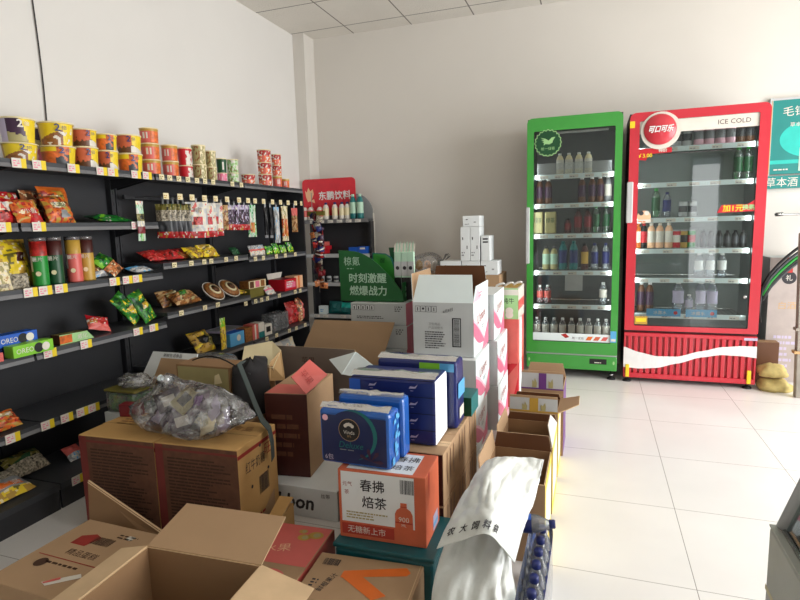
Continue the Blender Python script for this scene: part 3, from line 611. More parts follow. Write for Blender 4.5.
# fifth level
pouch('snack_bag', 'yellow and black snack bag slumped on the fifth shelf', 'snack bag', (-2.6, yy(206, 330, -2.6), C5), .2, .17, .08, spot(.2, .6, .3, .7, 'black', spot(.6, .9, .2, .9, 'olive', bands((1, 'gold')))), RZ, .6, seed=80)
strip_pack('yellow zigzag packet standing up at the front of the fifth shelf', 222, 318, 350, -2.52, .06, bands((.25, 'yellow'), (.5, 'gold'), (.75, 'yellow'), (1, 'limegreen')), 81)
t = thing('storage_tray', 'grey translucent tray tilted on the fifth shelf', 'tray', (-2.70, yy(224, 322, -2.7), C5))
q = MB(); q.box(-.1, .1, -.13, .13, 0, .01, 'clear_plastic')
for (a, b, c, d) in ((-.1, .1, -.13, -.125), (-.1, .1, .125, .13), (-.1, -.095, -.13, .13), (.095, .1, -.13, .13)): q.box(a, b, c, d, 0, .09, 'clear_plastic')
q.build('tray_shell', t); q = MB(); q.box(-.105, .105, -.14, .14, .09, .1, 'lilac'); q.box(-.08, .08, -.11, .11, .1, .101, 'grey'); q.build('tray_lid', t)
pbox('snack_box', 'blue small box at the front of the fifth shelf', 'snack box', -2.6, -2.515, yy(232, 340, -2.5), yy(246, 336, -2.5), C5, .10, {'*': 'skyblue', 'top': 'blue'}, prints=lambda m, w, d, h: m.disc(RIGHT(w, d), d*.6, h*.55, .025, 'offwhite', 1, 12))
pbox('snack_box', 'brown printed box right of the blue box', 'snack box', -2.6, -2.515, yy(247, 335, -2.5), yy(254, 333, -2.5), D5, .11, {'*': 'nut_brown'})
pbox('snack_box', 'red and white striped box right of the brown printed box', 'snack box', -2.6, -2.515, yy(254.5, 334, -2.5), yy(260, 331, -2.5), D5, .12, {'*': 'salmon'}, prints=lambda m, w, d, h: m.rect(RIGHT(w, d), d*.35, d*.6, 0, h, 'offwhite'))
pbox('snack_box', 'white and teal box on the fifth shelf', 'snack box', -2.6, -2.515, yy(260.5, 330, -2.5), yy(266, 328, -2.5), D5, .12, {'*': 'offwhite'}, prints=lambda m, w, d, h: m.rect(RIGHT(w, d), 0, d, 0, h*.4, 'teal'))
pbox('snack_box', 'white box with a black square window', 'snack box', -2.6, -2.515, yy(266.5, 330, -2.5), yy(273.5, 327, -2.5), D5, .09, {'*': 'offwhite'}, prints=lambda m, w, d, h: m.rect(RIGHT(w, d), d*.2, d*.8, h*.3, h*.8, 'black'))
def clearbox(label, u0, u1, inner, z, h, xp=-2.52, dx=.12):
    y0, y1 = yy(u0, 325, xp), yy(u1, 325, xp)
    t = thing('clear_candy_box', label, 'candy box', (xp-dx/2, (y0+y1)/2, z)); q = MB(); q.box(-dx/2, dx/2, -(y1-y0)/2, (y1-y0)/2, 0, h, 'clear_plastic', .004); q.build('box_shell', t)
    q = MB(); n = 26; r = random.Random(u0)
    for i in range(n):
        q.lathe([(0, -.012), (.011, -.006), (.013, 0), (.009, .008), (0, .012)], inner, (r.uniform(-dx/2+.016, dx/2-.016), r.uniform(-(y1-y0)/2+.016, (y1-y0)/2-.016), .016+i/n*(h-.035)), seg=7)
    f = q.build('candy_filling', t); f['kind'] = 'stuff'
clearbox('clear box of grey sweets on the fifth shelf, left one', 274, 281, 'grey', D5, .15); clearbox('clear box of dark sweets on the fifth shelf, right one', 281.6, 289, 'darkgrey', D5, .15)
pouch('snack_bag', 'large clear bag of reddish candy at the far end, left one', 'snack bag', (-2.60, yy(294, 318, -2.60), D5), .18, .2, .09, bands((1, 'chilli')), RZ, .2, seed=85)
pouch('snack_bag', 'large clear bag of reddish candy at the far end, right one', 'snack bag', (-2.58, yy(303, 316, -2.58), D5), .17, .22, .09, spot(.3, .7, .1, .8, 'salmon', bands((1, 'snack_mix'))), RZ, .15, seed=86)
pouch('snack_bag', 'green and white bag on the base deck behind the open carton', 'snack bag', (-2.6, yy(270, 345, -2.6), .131), .2, .24, .07, bands((.4, 'green'), (1, 'offwhite')), RZ, .3, seed=87)
pouch('snack_bag', 'white crumpled bag on the base deck behind the open carton', 'snack bag', (-2.55, yy(290, 345, -2.55), .131), .3, .22, .07, bands((.5, 'lightgrey'), (1, 'offwhite')), RZ, .3, seed=88)
# ============================================================ CORNER DRINKS DISPLAY
UX0, UX1, UY0, UY1 = -2.74, -2.09, 5.04, 5.20
t = thing('display_shelf', 'shallow black corner display shelf with round-cornered grey back board', 'shelving', ((UX0+UX1)/2, (UY0+UY1)/2, 0))
m = MB(); m.box(UX0, UX1, UY1-.03, UY1-.02, 0, 1.38, 'shelf_dark'); m.box(UX0, UX0+.02, UY0+.01, UY1-.02, 0, 1.38, 'shelf_dark'); m.box(UX1-.02, UX1, UY0+.06, UY1-.02, 0, 1.38, 'shelf_dark'); m.build('shelf_body', t, True)
X2 = -2.098; pts = [(UX0-.04, 0), (X2, 0), (X2, 1.42)]+[(X2-.2+.2*math.cos(q*math.pi/16), 1.46+.2*math.sin(q*math.pi/16)) for q in range(0, 9)]+[(UX0-.04, 1.66)]
m = MB(); m.slab([(x, UY1-.015, z) for x, z in pts], .015, 'grey'); m.slab([(X2+.0, UY1-.02, 0), (X2+.008, UY1-.02, 0), (X2+.008, UY1-.02, 1.46), (X2, UY1-.02, 1.46)], .02, 'offwhite'); m.build('back_board', t, True)
for z in (1.405, 1.06, .77, .44, .15):
    m = MB(); m.box(UX0+.02, UX1-.002, UY0+.005, UY1-.03, z-.02, z, 'shelf_board'); m.box(UX0-.06, UX1, UY0, UY0+.005, z-.035, z+.002, 'lightgrey' if z < 1.3 else 'shelf_lip'); s_ = m.build('shelf', t, True)
    for k, x in enumerate([-2.7, -2.6, -2.5, -2.4, -2.3, -2.2]):
        if (k+int(z*10)) % 3 or z > 1.3:
            q = MB(); q.box(x-.03, x+.03, UY0-.002, UY0, z-.032, z-.004, 'offwhite'); q.lines(((x-.03, UY0-.002, z-.032), (1, 0, 0), (0, 0, 1)), .005, .05, .006, .022, 2, 'grey', 1, .015); q.build('price_tag', s_, True)
m = MB()
pts = [(-2.86, 1.45), (-2.265, 1.45)]+[(-2.305+.04*math.cos(a), 1.78+.04*math.sin(a)) for a in (0, .5, 1.05, 1.57)]+[(-2.82+.04*math.cos(a), 1.78+.04*math.sin(a)) for a in (1.57, 2.1, 2.6, 3.14)]
m.slab([(x, 5.15, z) for x, z in pts], .01, 'sign_red'); fr = ((-2.86, 5.15, 1.45), (1, 0, 0), (0, 0, 1))
m.txt(fr, '东鹏饮料', .365, .20, .085, 'white', 1.5, wmax=.4, bold=.002)
m.shape(fr, [(.06, .14), (.1, .16), (.13, .22), (.12, .27), (.09, .25), (.07, .29), (.05, .24), (.03, .26), (.04, .19)], 'peach', 1.5); m.shape(fr, [(.08, .15), (.14, .13), (.13, .17)], 'peach', 1.6)
m.build('header_sign', t, True)
# ---- bottles
def bottle(kind):
    m = MB()
    if kind == 'wide': P = [(.03, 0), (.033, .01), (.033, .06), (.031, .1), (.033, .14), (.02, .175), (.012, .185), (.012, .19)]
    elif kind == 'slim': P = [(.028, 0), (.031, .008), (.031, .05), (.030, .09), (.031, .15), (.022, .185), (.012, .2), (.012, .205)]
    return P
BT = {}
def bottle_proto(key, body, label, cap, kind='slim', h=.22):
    P = bottle(kind); top = P[-1][1]; m = MB(); k = (h-.015)/top
    P = [(r, z*k) for r, z in P]
    m.lathe(P, body, seg=18, fn=lambda i, q: (label if i in (2, 3) else body)); m.lathe([(.0145, P[-1][1]-.004), (.0145, h), (.012, h+.001)], cap, seg=12)
    BT[key] = m
def can_proto(key, body, acc, h=.12, r=.031):
    m = MB(); m.lathe([(r*.85, 0), (r, .006), (r, h*.3), (r, h*.7), (r, h-.01), (r*.86, h), (r*.8, h-.003)], body, seg=18, fn=lambda i, q: (acc if i == 2 and q > .3 else ('lightgrey' if i > 3 else body))); BT[key] = m
bottle_proto('cream', 'cream', 'offwhite', 'white'); bottle_proto('darktea', 'brown', 'plum', 'white', h=.23); bottle_proto('greybottle', 'grey', 'offwhite', 'white', h=.23)
bottle_proto('pinkdrink', 'pink_drink', 'salmon', 'white', 'wide', .17); bottle_proto('greenb', 'green_glass', 'darkgreen', 'green'); bottle_proto('bluew', 'water_plastic', 'navy', 'navy')
bottle_proto('blueg', 'teal', 'navy', 'teal', h=.22); bottle_proto('teay', 'maroon', 'gold', 'black', h=.22); bottle_proto('water', 'water_plastic', 'lilac', 'white', 'wide', .22); bottle_proto('darkb', 'black', 'darkgrey', 'black', h=.2)
bottle_proto('waterlow', 'water_plastic', 'offwhite', 'white', 'wide', .18); bottle_proto('darkred', 'maroon', 'darkred', 'black', h=.2); bottle_proto('yel', 'khaki', 'mint', 'darkgrey', h=.2)
bottle_proto('shampoo', 'offwhite', 'cream', 'navy', h=.17); bottle_proto('shampoor', 'offwhite', 'salmon', 'red', h=.15); bottle_proto('teapink', 'peach', 'offwhite', 'offwhite', h=.2)
bottle_proto('orangeb', 'orange', 'offwhite', 'orange', h=.2); bottle_proto('cola', 'black', 'red', 'red', h=.2); bottle_proto('milk', 'water_plastic', 'white', 'white', 'wide', .19)
bottle_proto('teabot', 'teal', 'mint', 'mint', h=.2)
can_proto('redcan', 'red', 'offwhite'); can_proto('pinkcan', 'pale_pink', 'grey', .13, .034); can_proto('greycan', 'lightgrey', 'darkgrey'); can_proto('yellowcan', 'gold', 'black'); can_proto('greencan', 'green', 'red'); can_proto('browncan', 'brown', 'darkgrey', .13, .034)
_b0 = {}
def put(key, x, y, z, label, group, name='drink_bottle', cat='bottle', s=1., sz=None):
    if key not in _b0:
        o = BT[key].build(name); _b0[key] = o
    else: o = _b0[key].copy(); col.objects.link(o)
    o.name = name; o.location = (x, y, z); o.rotation_euler = (0, 0, random.uniform(-.6, .6)); o.scale = (s, s, sz or s); tag(o, label, cat, group); return o
def row(us, v, y, z, key, what, group, name='drink_bottle', cat='bottle', s=1., sz=None):
    for i, u in enumerate(us):
        lb = (what % ordl(i, len(us))) if '%s' in what else what
        put(key, float(hit(u, v, y=y)[0]), y, z, lb, group, name, cat, s, sz)
g = 'bottles on the corner display shelf'
row([305, 311, 320], 212, 5.095, 1.406, 'shampoor', 'white bottle with a red cap on the corner display, %s of the three', g)
row([326, 335, 342, 347.5], 210, 5.095, 1.406, 'shampoo', 'white bottle with a navy cap on the corner display, %s of the four', g, sz=1.0)
row([353, 360], 205, 5.095, 1.406, 'teabot', 'tall pale teal carton bottle on the corner display, %s of the two', g, s=1.1, sz=1.2)
for i, (u0, u1, z, c, lb) in enumerate(((314, 326, 1.057, 'red', 'red and white packet, lower of the three on the corner display'), (314, 328, 1.098, 'red', 'red and white packet, middle of the three on the corner display'), (315, 326, 1.139, 'salmon', 'red and white packet, topmost of the three on the corner display'))):
    pbox('cigarette_carton', lb, 'packet', float(hit(u0, 240, y=5.07)[0]), float(hit(u1, 240, y=5.07)[0]), 5.055, 5.15, z+.006, .04, {'*': c}, prints=lambda m, w, d, h: m.rect(FRONT(w, d), w*.2, w*.8, h*.25, h*.75, 'offwhite'))
pbox('blue_packet', 'dark blue packet on the corner display, left of the pair', 'packet', float(hit(349, 242, y=5.07)[0]), float(hit(358, 242, y=5.07)[0]), 5.055, 5.15, 1.062, .065, {'*': 'navy', 'front': 'blue'})
pbox('blue_packet', 'blue and white packet on the corner display, right of the pair', 'packet', float(hit(358.5, 242, y=5.07)[0]), float(hit(367, 242, y=5.07)[0]), 5.055, 5.15, 1.062, .07, {'*': 'blue'}, prints=lambda m, w, d, h: m.rect(FRONT(w, d), w*.2, w*.8, h*.6, h*.85, 'offwhite'))
for i, u in enumerate((316, 322, 329, 336)):
    put('greycan', float(hit(u, 275, y=5.1)[0]), 5.1, .772, 'small dark jar on the corner display, %s of the four' % ordl(i, 4), 'small jars on the corner display', 'small_jar', 'jar', .8, .5)
pbox('white_box', 'white small box behind on the lower corner shelf', 'box', float(hit(309, 300, y=5.0)[0]), float(hit(318, 300, y=5.12)[0]), 5.105, 5.155, .441, .15, {'*': 'cool_white'})
pbox('white_box', 'pale blue and white box in front on the lower corner shelf', 'box', float(hit(313, 305, y=4.93)[0]), float(hit(327, 305, y=5.07)[0]), 5.05, 5.1, .441, .085, {'*': 'cool_white', 'left': 'skyblue'}, prints=lambda m, w, d, h: m.lines(FRONT(w, d), w*.2, w*.8, h*.3, h*.7, 2, 'skyblue', 1))
pouch('teal_packet', 'dark teal packet beside the white boxes on the corner shelf', 'packet', (float(hit(334, 303, y=5.1)[0]), 5.11, .441), .15, .13, .06, bands((1, 'teal')), 0, .3, seed=90)
pouch('teal_packet', 'bright teal packet at the right of the lower corner shelf', 'packet', (float(hit(344, 305, y=5.07)[0]), 5.09, .441), .11, .12, .06, bands((.5, 'teal'), (1, 'poster_light')), 0, .4, seed=91)
# ============================================================ DRINK COOLERS
def yz(v, u, y): return float(hit(u, v, y=y)[2])
def cooler(name, label, x0, x1, z0, z1, zdoor, shellm, doorm, innerm, fw, glz0, glz1, shelves, stripm, yf=4.78, yb=5.33, fillw=2.2):
    cx = (x0+x1)/2; w = x1-x0
    t = thing(name, label, 'drinks cooler', (cx, (yf+yb)/2, 0))
    m = MB(); y1 = yf+.05
    m.box(x0, x0+.035, y1, yb, z0, z1, {'*': shellm, 'right': innerm}); m.box(x1-.035, x1, y1, yb, z0, z1, {'*': shellm, 'left': innerm}); m.box(x0+.035, x1-.035, yb-.04, yb, z0, z1, {'*': shellm, 'front': innerm})
    m.box(x0+.035, x1-.035, y1, yb-.04, z1-.075, z1, {'*': shellm, 'bottom': innerm}); m.box(x0+.035, x1-.035, y1, yb-.04, z0, glz0-.02, {'*': shellm, 'top': innerm}); m.build('cabinet_body', t, True)
    d = MB()
    # door: ring with rounded outer corners
    def ring(R, n=6):
        P = []
        for (ax, az, s0) in ((x1-R, z1-R, 0), (x0+R, z1-R, 1), (x0+.01, zdoor+.01, 2), (x1-.01, zdoor+.01, 3)):
            r_ = R if s0 < 2 else .01
            for k in range(n+1):
                a = math.pi/2*(s0+k/n); P.append((ax+r_*math.cos(a), az+r_*math.sin(a)))
        return P
    O = ring(.045); gx0, gx1 = x0+fw, x1-fw; n = len(O)//4
    I = []
    for (ax, az, s0) in ((gx1-.01, glz1-.01, 0), (gx0+.01, glz1-.01, 1), (gx0+.01, glz0+.01, 2), (gx1-.01, glz0+.01, 3)):
        for k in range(n): a = math.pi/2*(s0+k/(n-1)); I.append((ax+.01*math.cos(a), az+.01*math.sin(a)))
    N = len(O)
    for i in range(N):
        j = (i+1) % N
        d.poly([(O[i][0], yf, O[i][1]), (I[i][0], yf, I[i][1]), (I[j][0], yf, I[j][1]), (O[j][0], yf, O[j][1])], doorm)
        d.poly([(O[i][0], yf+.045, O[i][1]), (O[j][0], yf+.045, O[j][1]), (I[j][0], yf+.045, I[j][1]), (I[i][0], yf+.045, I[i][1])], 'darkgrey')
        d.poly([(O[i][0], yf, O[i][1]), (O[j][0], yf, O[j][1]), (O[j][0], yf+.045, O[j][1]), (O[i][0], yf+.045, O[i][1])], doorm)
        d.poly([(I[i][0], yf, I[i][1]), (I[i][0], yf+.045, I[i][1]), (I[j][0], yf+.045, I[j][1]), (I[j][0], yf, I[j][1])], 'black')
    door = d.build('door', t, True)
    g = MB(); g.box(gx0, gx1, yf+.012, yf+.018, glz0, glz1, 'door_glass'); g.build('glass_pane', door, True)
    for k, z in enumerate(shelves):
        s = MB(); s.box(gx0-.0, gx1+.0, yf+.09, yf+.1, z-.012, z+.004, 'chrome'); s.box(gx0, gx1, yb-.06, yb-.05, z-.006, z+.002, 'chrome')
        for q in range(22): x = gx0+(gx1-gx0)*(q+.5)/22; s.box(x-.002, x+.002, yf+.095, yb-.05, z-.004, z, 'chrome')
        sh = s.build('wire_shelf', t, True)
        p = MB(); p.box(gx0, gx1, yf+.078, yf+.088, z-.03, z+.008, stripm); r = random.Random(k)
        for q in range(5):
            x = gx0+(gx1-gx0)*(q+.15+r.random()*.2)/5; p.rect(((x, yf+.078, z-.026), (1, 0, 0), (0, 0, 1)), 0, .07, 0, .026, 'offwhite'); p.lines(((x, yf+.078, z-.026), (1, 0, 0), (0, 0, 1)), .006, .06, .006, .02, 1, 'grey', 2, .012)
        p.build('price_strip', sh, True)
    lt = MB(); lt.box(gx0+.05, gx1-.05, yf+.06, yf+.075, glz1-.02, glz1-.005, 'white'); lo = lt.build('top_bar', t, True)  # plain white bar, holds no lamp
    for sx, xx in ((1, gx0+.012), (-1, gx1-.012)):
        la = area('cooler_fill', (xx, yf+.065, (glz0+glz1)/2), (xx+sx*.25, yf+.3, (glz0+glz1)/2), .02, glz1-glz0-.2, fillw, (.95, 1, 1)); la.parent = t; la.location = Vector(la.location)-t.location  # added fill lights to brighten the goods; no lamp is visible inside
    return t, door, (gx0, gx1)
def feet(t, xs, y, z, amber=False):
    for x in xs:
        f = MB(); f.lathe([(.034, 0), (.034, .008), (.02, .016), (.012, .02), (.012, z)], 'rubber', (x, y, 0), 14); f.lathe([(.018, .03), (.018, .045)], 'chrome', (x, y, 0), 12); o = f.build('foot', t, True)
        if amber:
            a = MB(); a.box(x-.014, x+.014, y-.05, y-.035, .045, .15, 'yellow', .004); a.build('corner_guard', t, True)
# green cooler
GY = 4.78
gsh = [yz(174.5, 573, 4.87), yz(204, 573, 4.87), yz(234.5, 573, 4.87), yz(271.5, 573, 4.87), yz(305.5, 573, 4.87), yz(341, 573, 4.9)]
t, door, (ga, gb_) = cooler('drinks_cooler', 'tall green glass-door drinks cooler with a round bird emblem', -.54, .195, .085, 2.167, .215, 'fridge_shell', 'fridge_green', 'fridge_inner_dark', .055, .315, 2.06, gsh, 'cool_white', fillw=1.3)
m = MB(); m.box(-.54, .195, GY+.0, GY+.05, .08, .20, 'fridge_green', .008)
fr = ((-.54, GY, .08), (1, 0, 0), (0, 0, 1)); m.rect(fr, .52, .655, .055, .1, 'black'); m.lines(fr, .56, .64, .065, .08, 1, 'offwhite', 2, .03); m.disc(fr, .71, .07, .008, 'palegreen', 1, 12, 2); m.disc(fr, .025, .07, .008, 'palegreen', 1, 12, 2); m.build('lower_panel', t, True)
m = MB(); m.box(-.54, .195, GY+.015, GY+.05, .2, .215, 'lightgrey'); m.build('lower_trim', t, True)
m = MB(); m.box(-.545, -.515, GY-.03, GY, .98, 1.45, {'*': 'lightgrey'}, .006); m.build('door_handle', door, True)
ex, ez = float(hit(548, 143, y=GY)[0]), yz(143, 548, GY); R = .105
m = MB(); fr = ((ex, GY-.002, ez), (1, 0, 0), (0, 0, 1))
m.shape(fr, [(R*(1+.05*math.cos(20*a))*math.cos(a), R*(1+.05*math.cos(20*a))*math.sin(a)) for a in [i*math.pi/60 for i in range(120)]], 'palegreen', 0)
m.shape(fr, [(.93*R*(1+.05*math.cos(20*a))*math.cos(a), .93*R*(1+.05*math.cos(20*a))*math.sin(a)) for a in [i*math.pi/60 for i in range(120)]], 'darkgreen', 1)
m.shape(fr, [(-.062, .045), (-.02, .035), (.005, .018), (.03, .042), (.058, .045), (.04, .018), (.035, .0), (.012, -.012), (-.02, -.008), (-.035, -.02), (-.03, .0), (-.045, .01), (-.03, .015), (-.055, .028), (-.03, .028)], 'palegreen', 2)
m.txt(fr, '统一绿茶', 0, -.045, .026, 'palegreen', 2); m.build('round_emblem', door, True)
m = MB(); fr = ((ga, GY+.011, .325), (1, 0, 0), (0, 0, 1)); m.rect(fr, 0, gb_-ga, -.005, .062, 'cool_white', 1); m.shape(fr, [(.23, .05), (.27, .06), (.3, .03), (.27, .02)], 'chilli', 2); m.txt(fr, '统一企业', .37, .025, .022, 'ink', 2)
for k in range(3): m.shape(fr, [(.43+k*.06, .008), (.47+k*.06, .008), (.49+k*.06, .04), (.45+k*.06, .04)], ['orange', 'tea_orange', 'salmon'][k], 2)
m.build('glass_banner', door, True)
m = MB(); m.box(gb_-.0, gb_+.045, GY-.002, GY, .325, .42, 'skyblue'); m.rect(((gb_, GY-.002, .325), (1, 0, 0), (0, 0, 1)), .006, .04, .01, .03, 'offwhite'); m.build('energy_sticker', door, True)
m = MB(); 
m.box(ga+.02, gb_-.02, GY+.085, GY+.088, gsh[0]+.01, gsh[0]+.1, 'clear_plastic'); m.build('acrylic_lip', t, True)
feet(t, (-.5, .155), GY+.06, .09)
def gx(u, v): return float(hit(u, v, y=GY+.2)[0])
G = 'bottles in the green cooler'
def grow(us, lv, key, what, s=1., sz=None, y=GY+.17, v=None): row(us, v or 250, y, gsh[lv]+.012, key, what, G, s=s, sz=sz)
grow([560, 569, 579, 588.5], 0, 'cream', 'cream coloured bottle on green cooler\'s top shelf, %s of the four', 1.0, .78, v=160)
grow([540, 548.5], 1, 'darktea', 'brown bottle with a plum label on green cooler\'s second shelf, %s of the near-left pair', 1., .9, v=190)
grow([582, 592, 600], 1, 'darktea', 'brown tea bottle right of centre on green cooler\'s second shelf, %s of the three', 1., .9, v=190)
grow([608], 1, 'greybottle', 'grey and white bottle at the right end of green cooler\'s second shelf', 1., .9, v=190)
for i, (a, b) in enumerate(((534.5, 543.5), (545.5, 556.5))):
    xa, xb = gx(a, 222), gx(b, 222)
    pbox('drink_carton', 'yellow green tea carton, %s on green cooler\'s third shelf' % ('leftmost' if i == 0 else 'second'), 'drink carton', xa, xb, GY+.12, GY+.2, gsh[2]+.012, .185, {'*': 'khaki', 'top': 'darkgrey'}, bev=.008, prints=lambda m, w, d, h: m.txt(FRONT(w, d), '绿茶', w/2, h*.6, .045, 'darkgreen', 2, wmax=w*.8))
grow([568], 2, 'darkred', 'low dark red bottle on green cooler\'s third shelf', .9, .6, v=222); grow([578, 587.5], 2, 'darkred', 'dark red bottle in the middle of green cooler\'s third shelf, %s of the two', v=222)
grow([596, 606], 2, 'greenb', 'green bottle at the right of green cooler\'s third shelf, %s of the two', v=222)
grow([546, 554], 3, 'yel', 'pale yellow bottle at the left of green cooler\'s fourth shelf, %s of the two', v=260); grow([563, 573.5], 3, 'blueg', 'blue green bottle on green cooler\'s fourth shelf, %s of the two', 1.1, 1.1, v=260)
grow([584.5], 3, 'teay', 'tea bottle with a yellow label on green cooler\'s fourth shelf', v=260); grow([594.5, 605.5], 3, 'bluew', 'clear bottle with a blue label on green cooler\'s fourth shelf, %s of the two', v=260)
grow([540, 547.5], 4, 'pinkdrink', 'small pink drink bottle on green cooler\'s fifth shelf, %s of the two', .9, .9, v=295); grow([603], 4, 'waterlow', 'single clear bottle at the right of green cooler\'s fifth shelf', v=295)
grow([537, 545.5, 554, 562.5, 571.5, 580, 588.5, 597.5, 606], 5, 'waterlow', 'clear white-labelled bottle on green cooler\'s bottom shelf, %s of the nine', .95, 1.0, v=330)
m = MB(); m.box(gx(566, 283), gx(583, 283), GY+.0015+.018, GY+.021, yz(291, 575, GY), yz(275, 575, GY), 'lightgrey'); m.build('paper_note', t, True)
# red cooler
rsh = [yz(146, 697, 4.87), yz(182, 697, 4.87), yz(218, 690, 4.87), yz(249.5, 690, 4.87), yz(279, 690, 4.87), yz(315, 690, 4.87)]
x0, x1 = .245, 1.188
t, door, (ra, rb) = cooler('drinks_cooler', 'tall red glass-door drinks cooler with ICE COLD header and ribbed base', x0, x1, .04, 2.142, .435, 'fridge_shell', 'fridge_red', 'fridge_inner', .07, .475, 2.075, rsh, 'cool_white', fillw=1.5)
fr = ((ra, GY+.011, 1.97), (1, 0, 0), (0, 0, 1)); W = rb-ra
m = MB(); m.rect(fr, 0, W, .01, .105, 'offwhite', 1); m.txt(fr, 'ICE COLD', W*.80, .058, .034, 'maroon', 2, wmax=.24); m.build('header_strip', door, True)
ex, ez = float(hit(660, 129.5, y=GY)[0]), yz(129.5, 660, GY)
m = MB(); fr = ((ex, GY-.004, ez), (1, 0, 0), (0, 0, 1)); m.disc(fr, .005, -.008, .14, 'offwhite', 0, 40); m.lathe([(.0, 0), (.112, 0), (.115, .004), (.108, .012), (0, .016)], 'fridge_red', seg=40)
vs = []
k0 = len(m.v)-5*40
for i in range(k0, len(m.v)): a, b, c = m.v[i]; m.v[i] = (ex+a, GY-.006-c, ez+b)
m.txt((fr[0], fr[1], fr[2]), '可口可乐', 0, .002, .05, 'white', 34, wmax=.17, bold=.0018, shear=.25); m.build('round_emblem', door, True)
m = MB(); m.box(x0-.001, x0+.035, GY-.001, GY+.0, 2.03, 2.08, 'yellow'); m.build('yellow_sticker', door, True)
m = MB(); m.box(x0-.012, x0+.035, GY-.022, GY, 1.30, 1.62, {'*': 'lightgrey'}, .008); m.build('door_handle', door, True)
m = MB(); m.lathe([(.014, 0), (.014, .008), (.008, .012)], 'chrome', seg=14); m.v = [(rb-.03+a, GY+.01-c, .72+b) for a, b, c in m.v]; m.build('door_lock', door, True)
m = MB(); m.box(ra+.005, ra+.1, GY+.008, GY+.0115, .485, .55, 'gold'); m.rect(((ra+.005, GY+.008, .485), (1, 0, 0), (0, 0, 1)), .01, .085, .02, .05, 'yellow'); m.build('yellow_sticker', door, True)
def promo(px, name, base, texts, disc=None):
    P = [(float(hit(u, v, y=GY)[0]), yz(v, u, GY)) for u, v in px]
    mm = MB(); mm.slab([(a, GY+.0065, b) for a, b in P], .003, base); fr = ((0, GY+.0065, 0), (1, 0, 0), (0, 0, 1))
    for (s, u, v, h, c) in texts: mm.txt(fr, s, float(hit(u, v, y=GY)[0]), yz(v, u, GY), h, c, 2, bold=.001)
    mm.build(name, door, True)
promo([(638, 160), (646, 160.5), (649, 154), (672, 152), (672, 147), (638, 149)], 'promotion_card', 'red', [('￥3.00', 645, 155.5, .03, 'yellow'), ('特价', 663, 150, .028, 'offwhite')])
promo([(717, 213), (756, 211), (756, 199), (748, 204), (722, 205)], 'promotion_card', 'red', [('加1元', 733, 208, .05, 'yellow'), ('换购', 749, 207, .04, 'palegreen')])
m = MB(); fr = ((float(hit(644, 217, y=GY)[0]), GY+.0105, yz(217, 644, GY)), (1, 0, 0), (0, 0, 1)); m.disc(fr, 0, 0, .05, 'peach', 1, 20); m.disc(fr, -.02, .03, .018, 'darkgrey', 2, 12); m.disc(fr, .02, .03, .018, 'offwhite', 2, 12); m.rect(fr, -.05, .05, -.045, -.02, 'offwhite', 2); m.lines(fr, -.04, .04, -.042, -.025, 1, 'orange', 3, .02); m.build('round_sticker', door, True)
# ribbed grille with the white wave
m = MB(); z0_, z1_ = .05, .415; xs = x0; n = 21; pw = (x1-x0)/n
m.box(x0, x1, GY+.03, GY+.05, z0_-.01, z1_+.0, 'fridge_red')
m.box(x0, x1, GY, GY+.03, z1_-.03, z1_, 'fridge_red', .004); m.box(x0, x1, GY, GY+.03, z0_-.01, z0_+.03, 'fridge_red', .004)
for k in range(n+1):
    xa = max(x0, x0+k*pw-pw*.3); xb = min(x1, x0+k*pw+pw*.3); m.box(xa, xb, GY+.004, GY+.03, z0_+.03, z1_-.03, 'fridge_red', .003)
m.build('ribbed_grille', t, True)
def wave(q):
    top = [(0, .295), (.12, .255), (.26, .228), (.42, .232), (.6, .285), (.75, .325), (.9, .34), (1, .34)]
    bot = [(0, .125), (.12, .118), (.26, .13), (.42, .175), (.6, .235), (.75, .262), (.9, .26), (1, .25)]
    def ip(T):
        for (a, b), (c, e) in zip(T, T[1:]):
            if a <= q <= c: s = (q-a)/(c-a); s = s*s*(3-2*s)*.5+s*.5; return b+(e-b)*s
        return T[-1][1]
    return ip(bot), ip(top)
m = MB()
for k in range(40):
    a, b = k/40, (k+1)/40; (p, q), (r_, s_) = wave(a), wave(b); xa, xb = x0+(x1-x0)*a, x0+(x1-x0)*b
    m.slab([(xa, GY+.0015, p), (xb, GY+.0015, r_), (xb, GY+.0015, s_), (xa, GY+.0015, q)], .004, 'white')
m.build('white_wave', t, True)
m = MB(); m.box(x1-.09, x1-.0, GY-.001, GY+.0, .385, .405, 'lilac'); m.build('maker_plate', t, True)
feet(t, (x0+.03, x1-.045), GY+.04, .05, True)
G = 'bottles in the red cooler'
def rrow(us, lv, key, what, s=1., sz=None, v=250, name='drink_bottle', cat='bottle', y=GY+.17): row(us, v, y, rsh[lv]+.012, key, what, G if cat == 'bottle' else 'cans in the red cooler', name, cat, s, sz)
rrow([677, 687], 0, 'greycan', 'grey can on red cooler\'s top shelf, %s one', 1.1, v=135, name='drink_can', cat='can')
rrow([699, 709.5, 720.5, 731], 0, 'pinkcan', 'pale pink can on red cooler\'s top shelf, %s of the four', 1.05, 1.15, v=135, name='drink_can', cat='can')
rrow([740, 750], 0, 'browncan', 'brown can at the right end of red cooler\'s top shelf, %s of the two', 1.1, 1.15, v=130, name='drink_can', cat='can')
rrow([738, 748], 1, 'greenb', 'green bottle at the right of red cooler\'s second shelf, %s of the two', 1.1, 1.1, v=165)
rrow([656], 2, 'greenb', 'single green bottle at the left of red cooler\'s third shelf', 1.05, 1.05, v=200); rrow([667], 2, 'bluew', 'clear bottle with blue label beside the green one in the red cooler', 1., .9, v=200)
rrow([683, 692.5], 2, 'greycan', 'grey can on red cooler\'s third shelf, %s of the two', 1., 1., v=207, name='drink_can', cat='can')
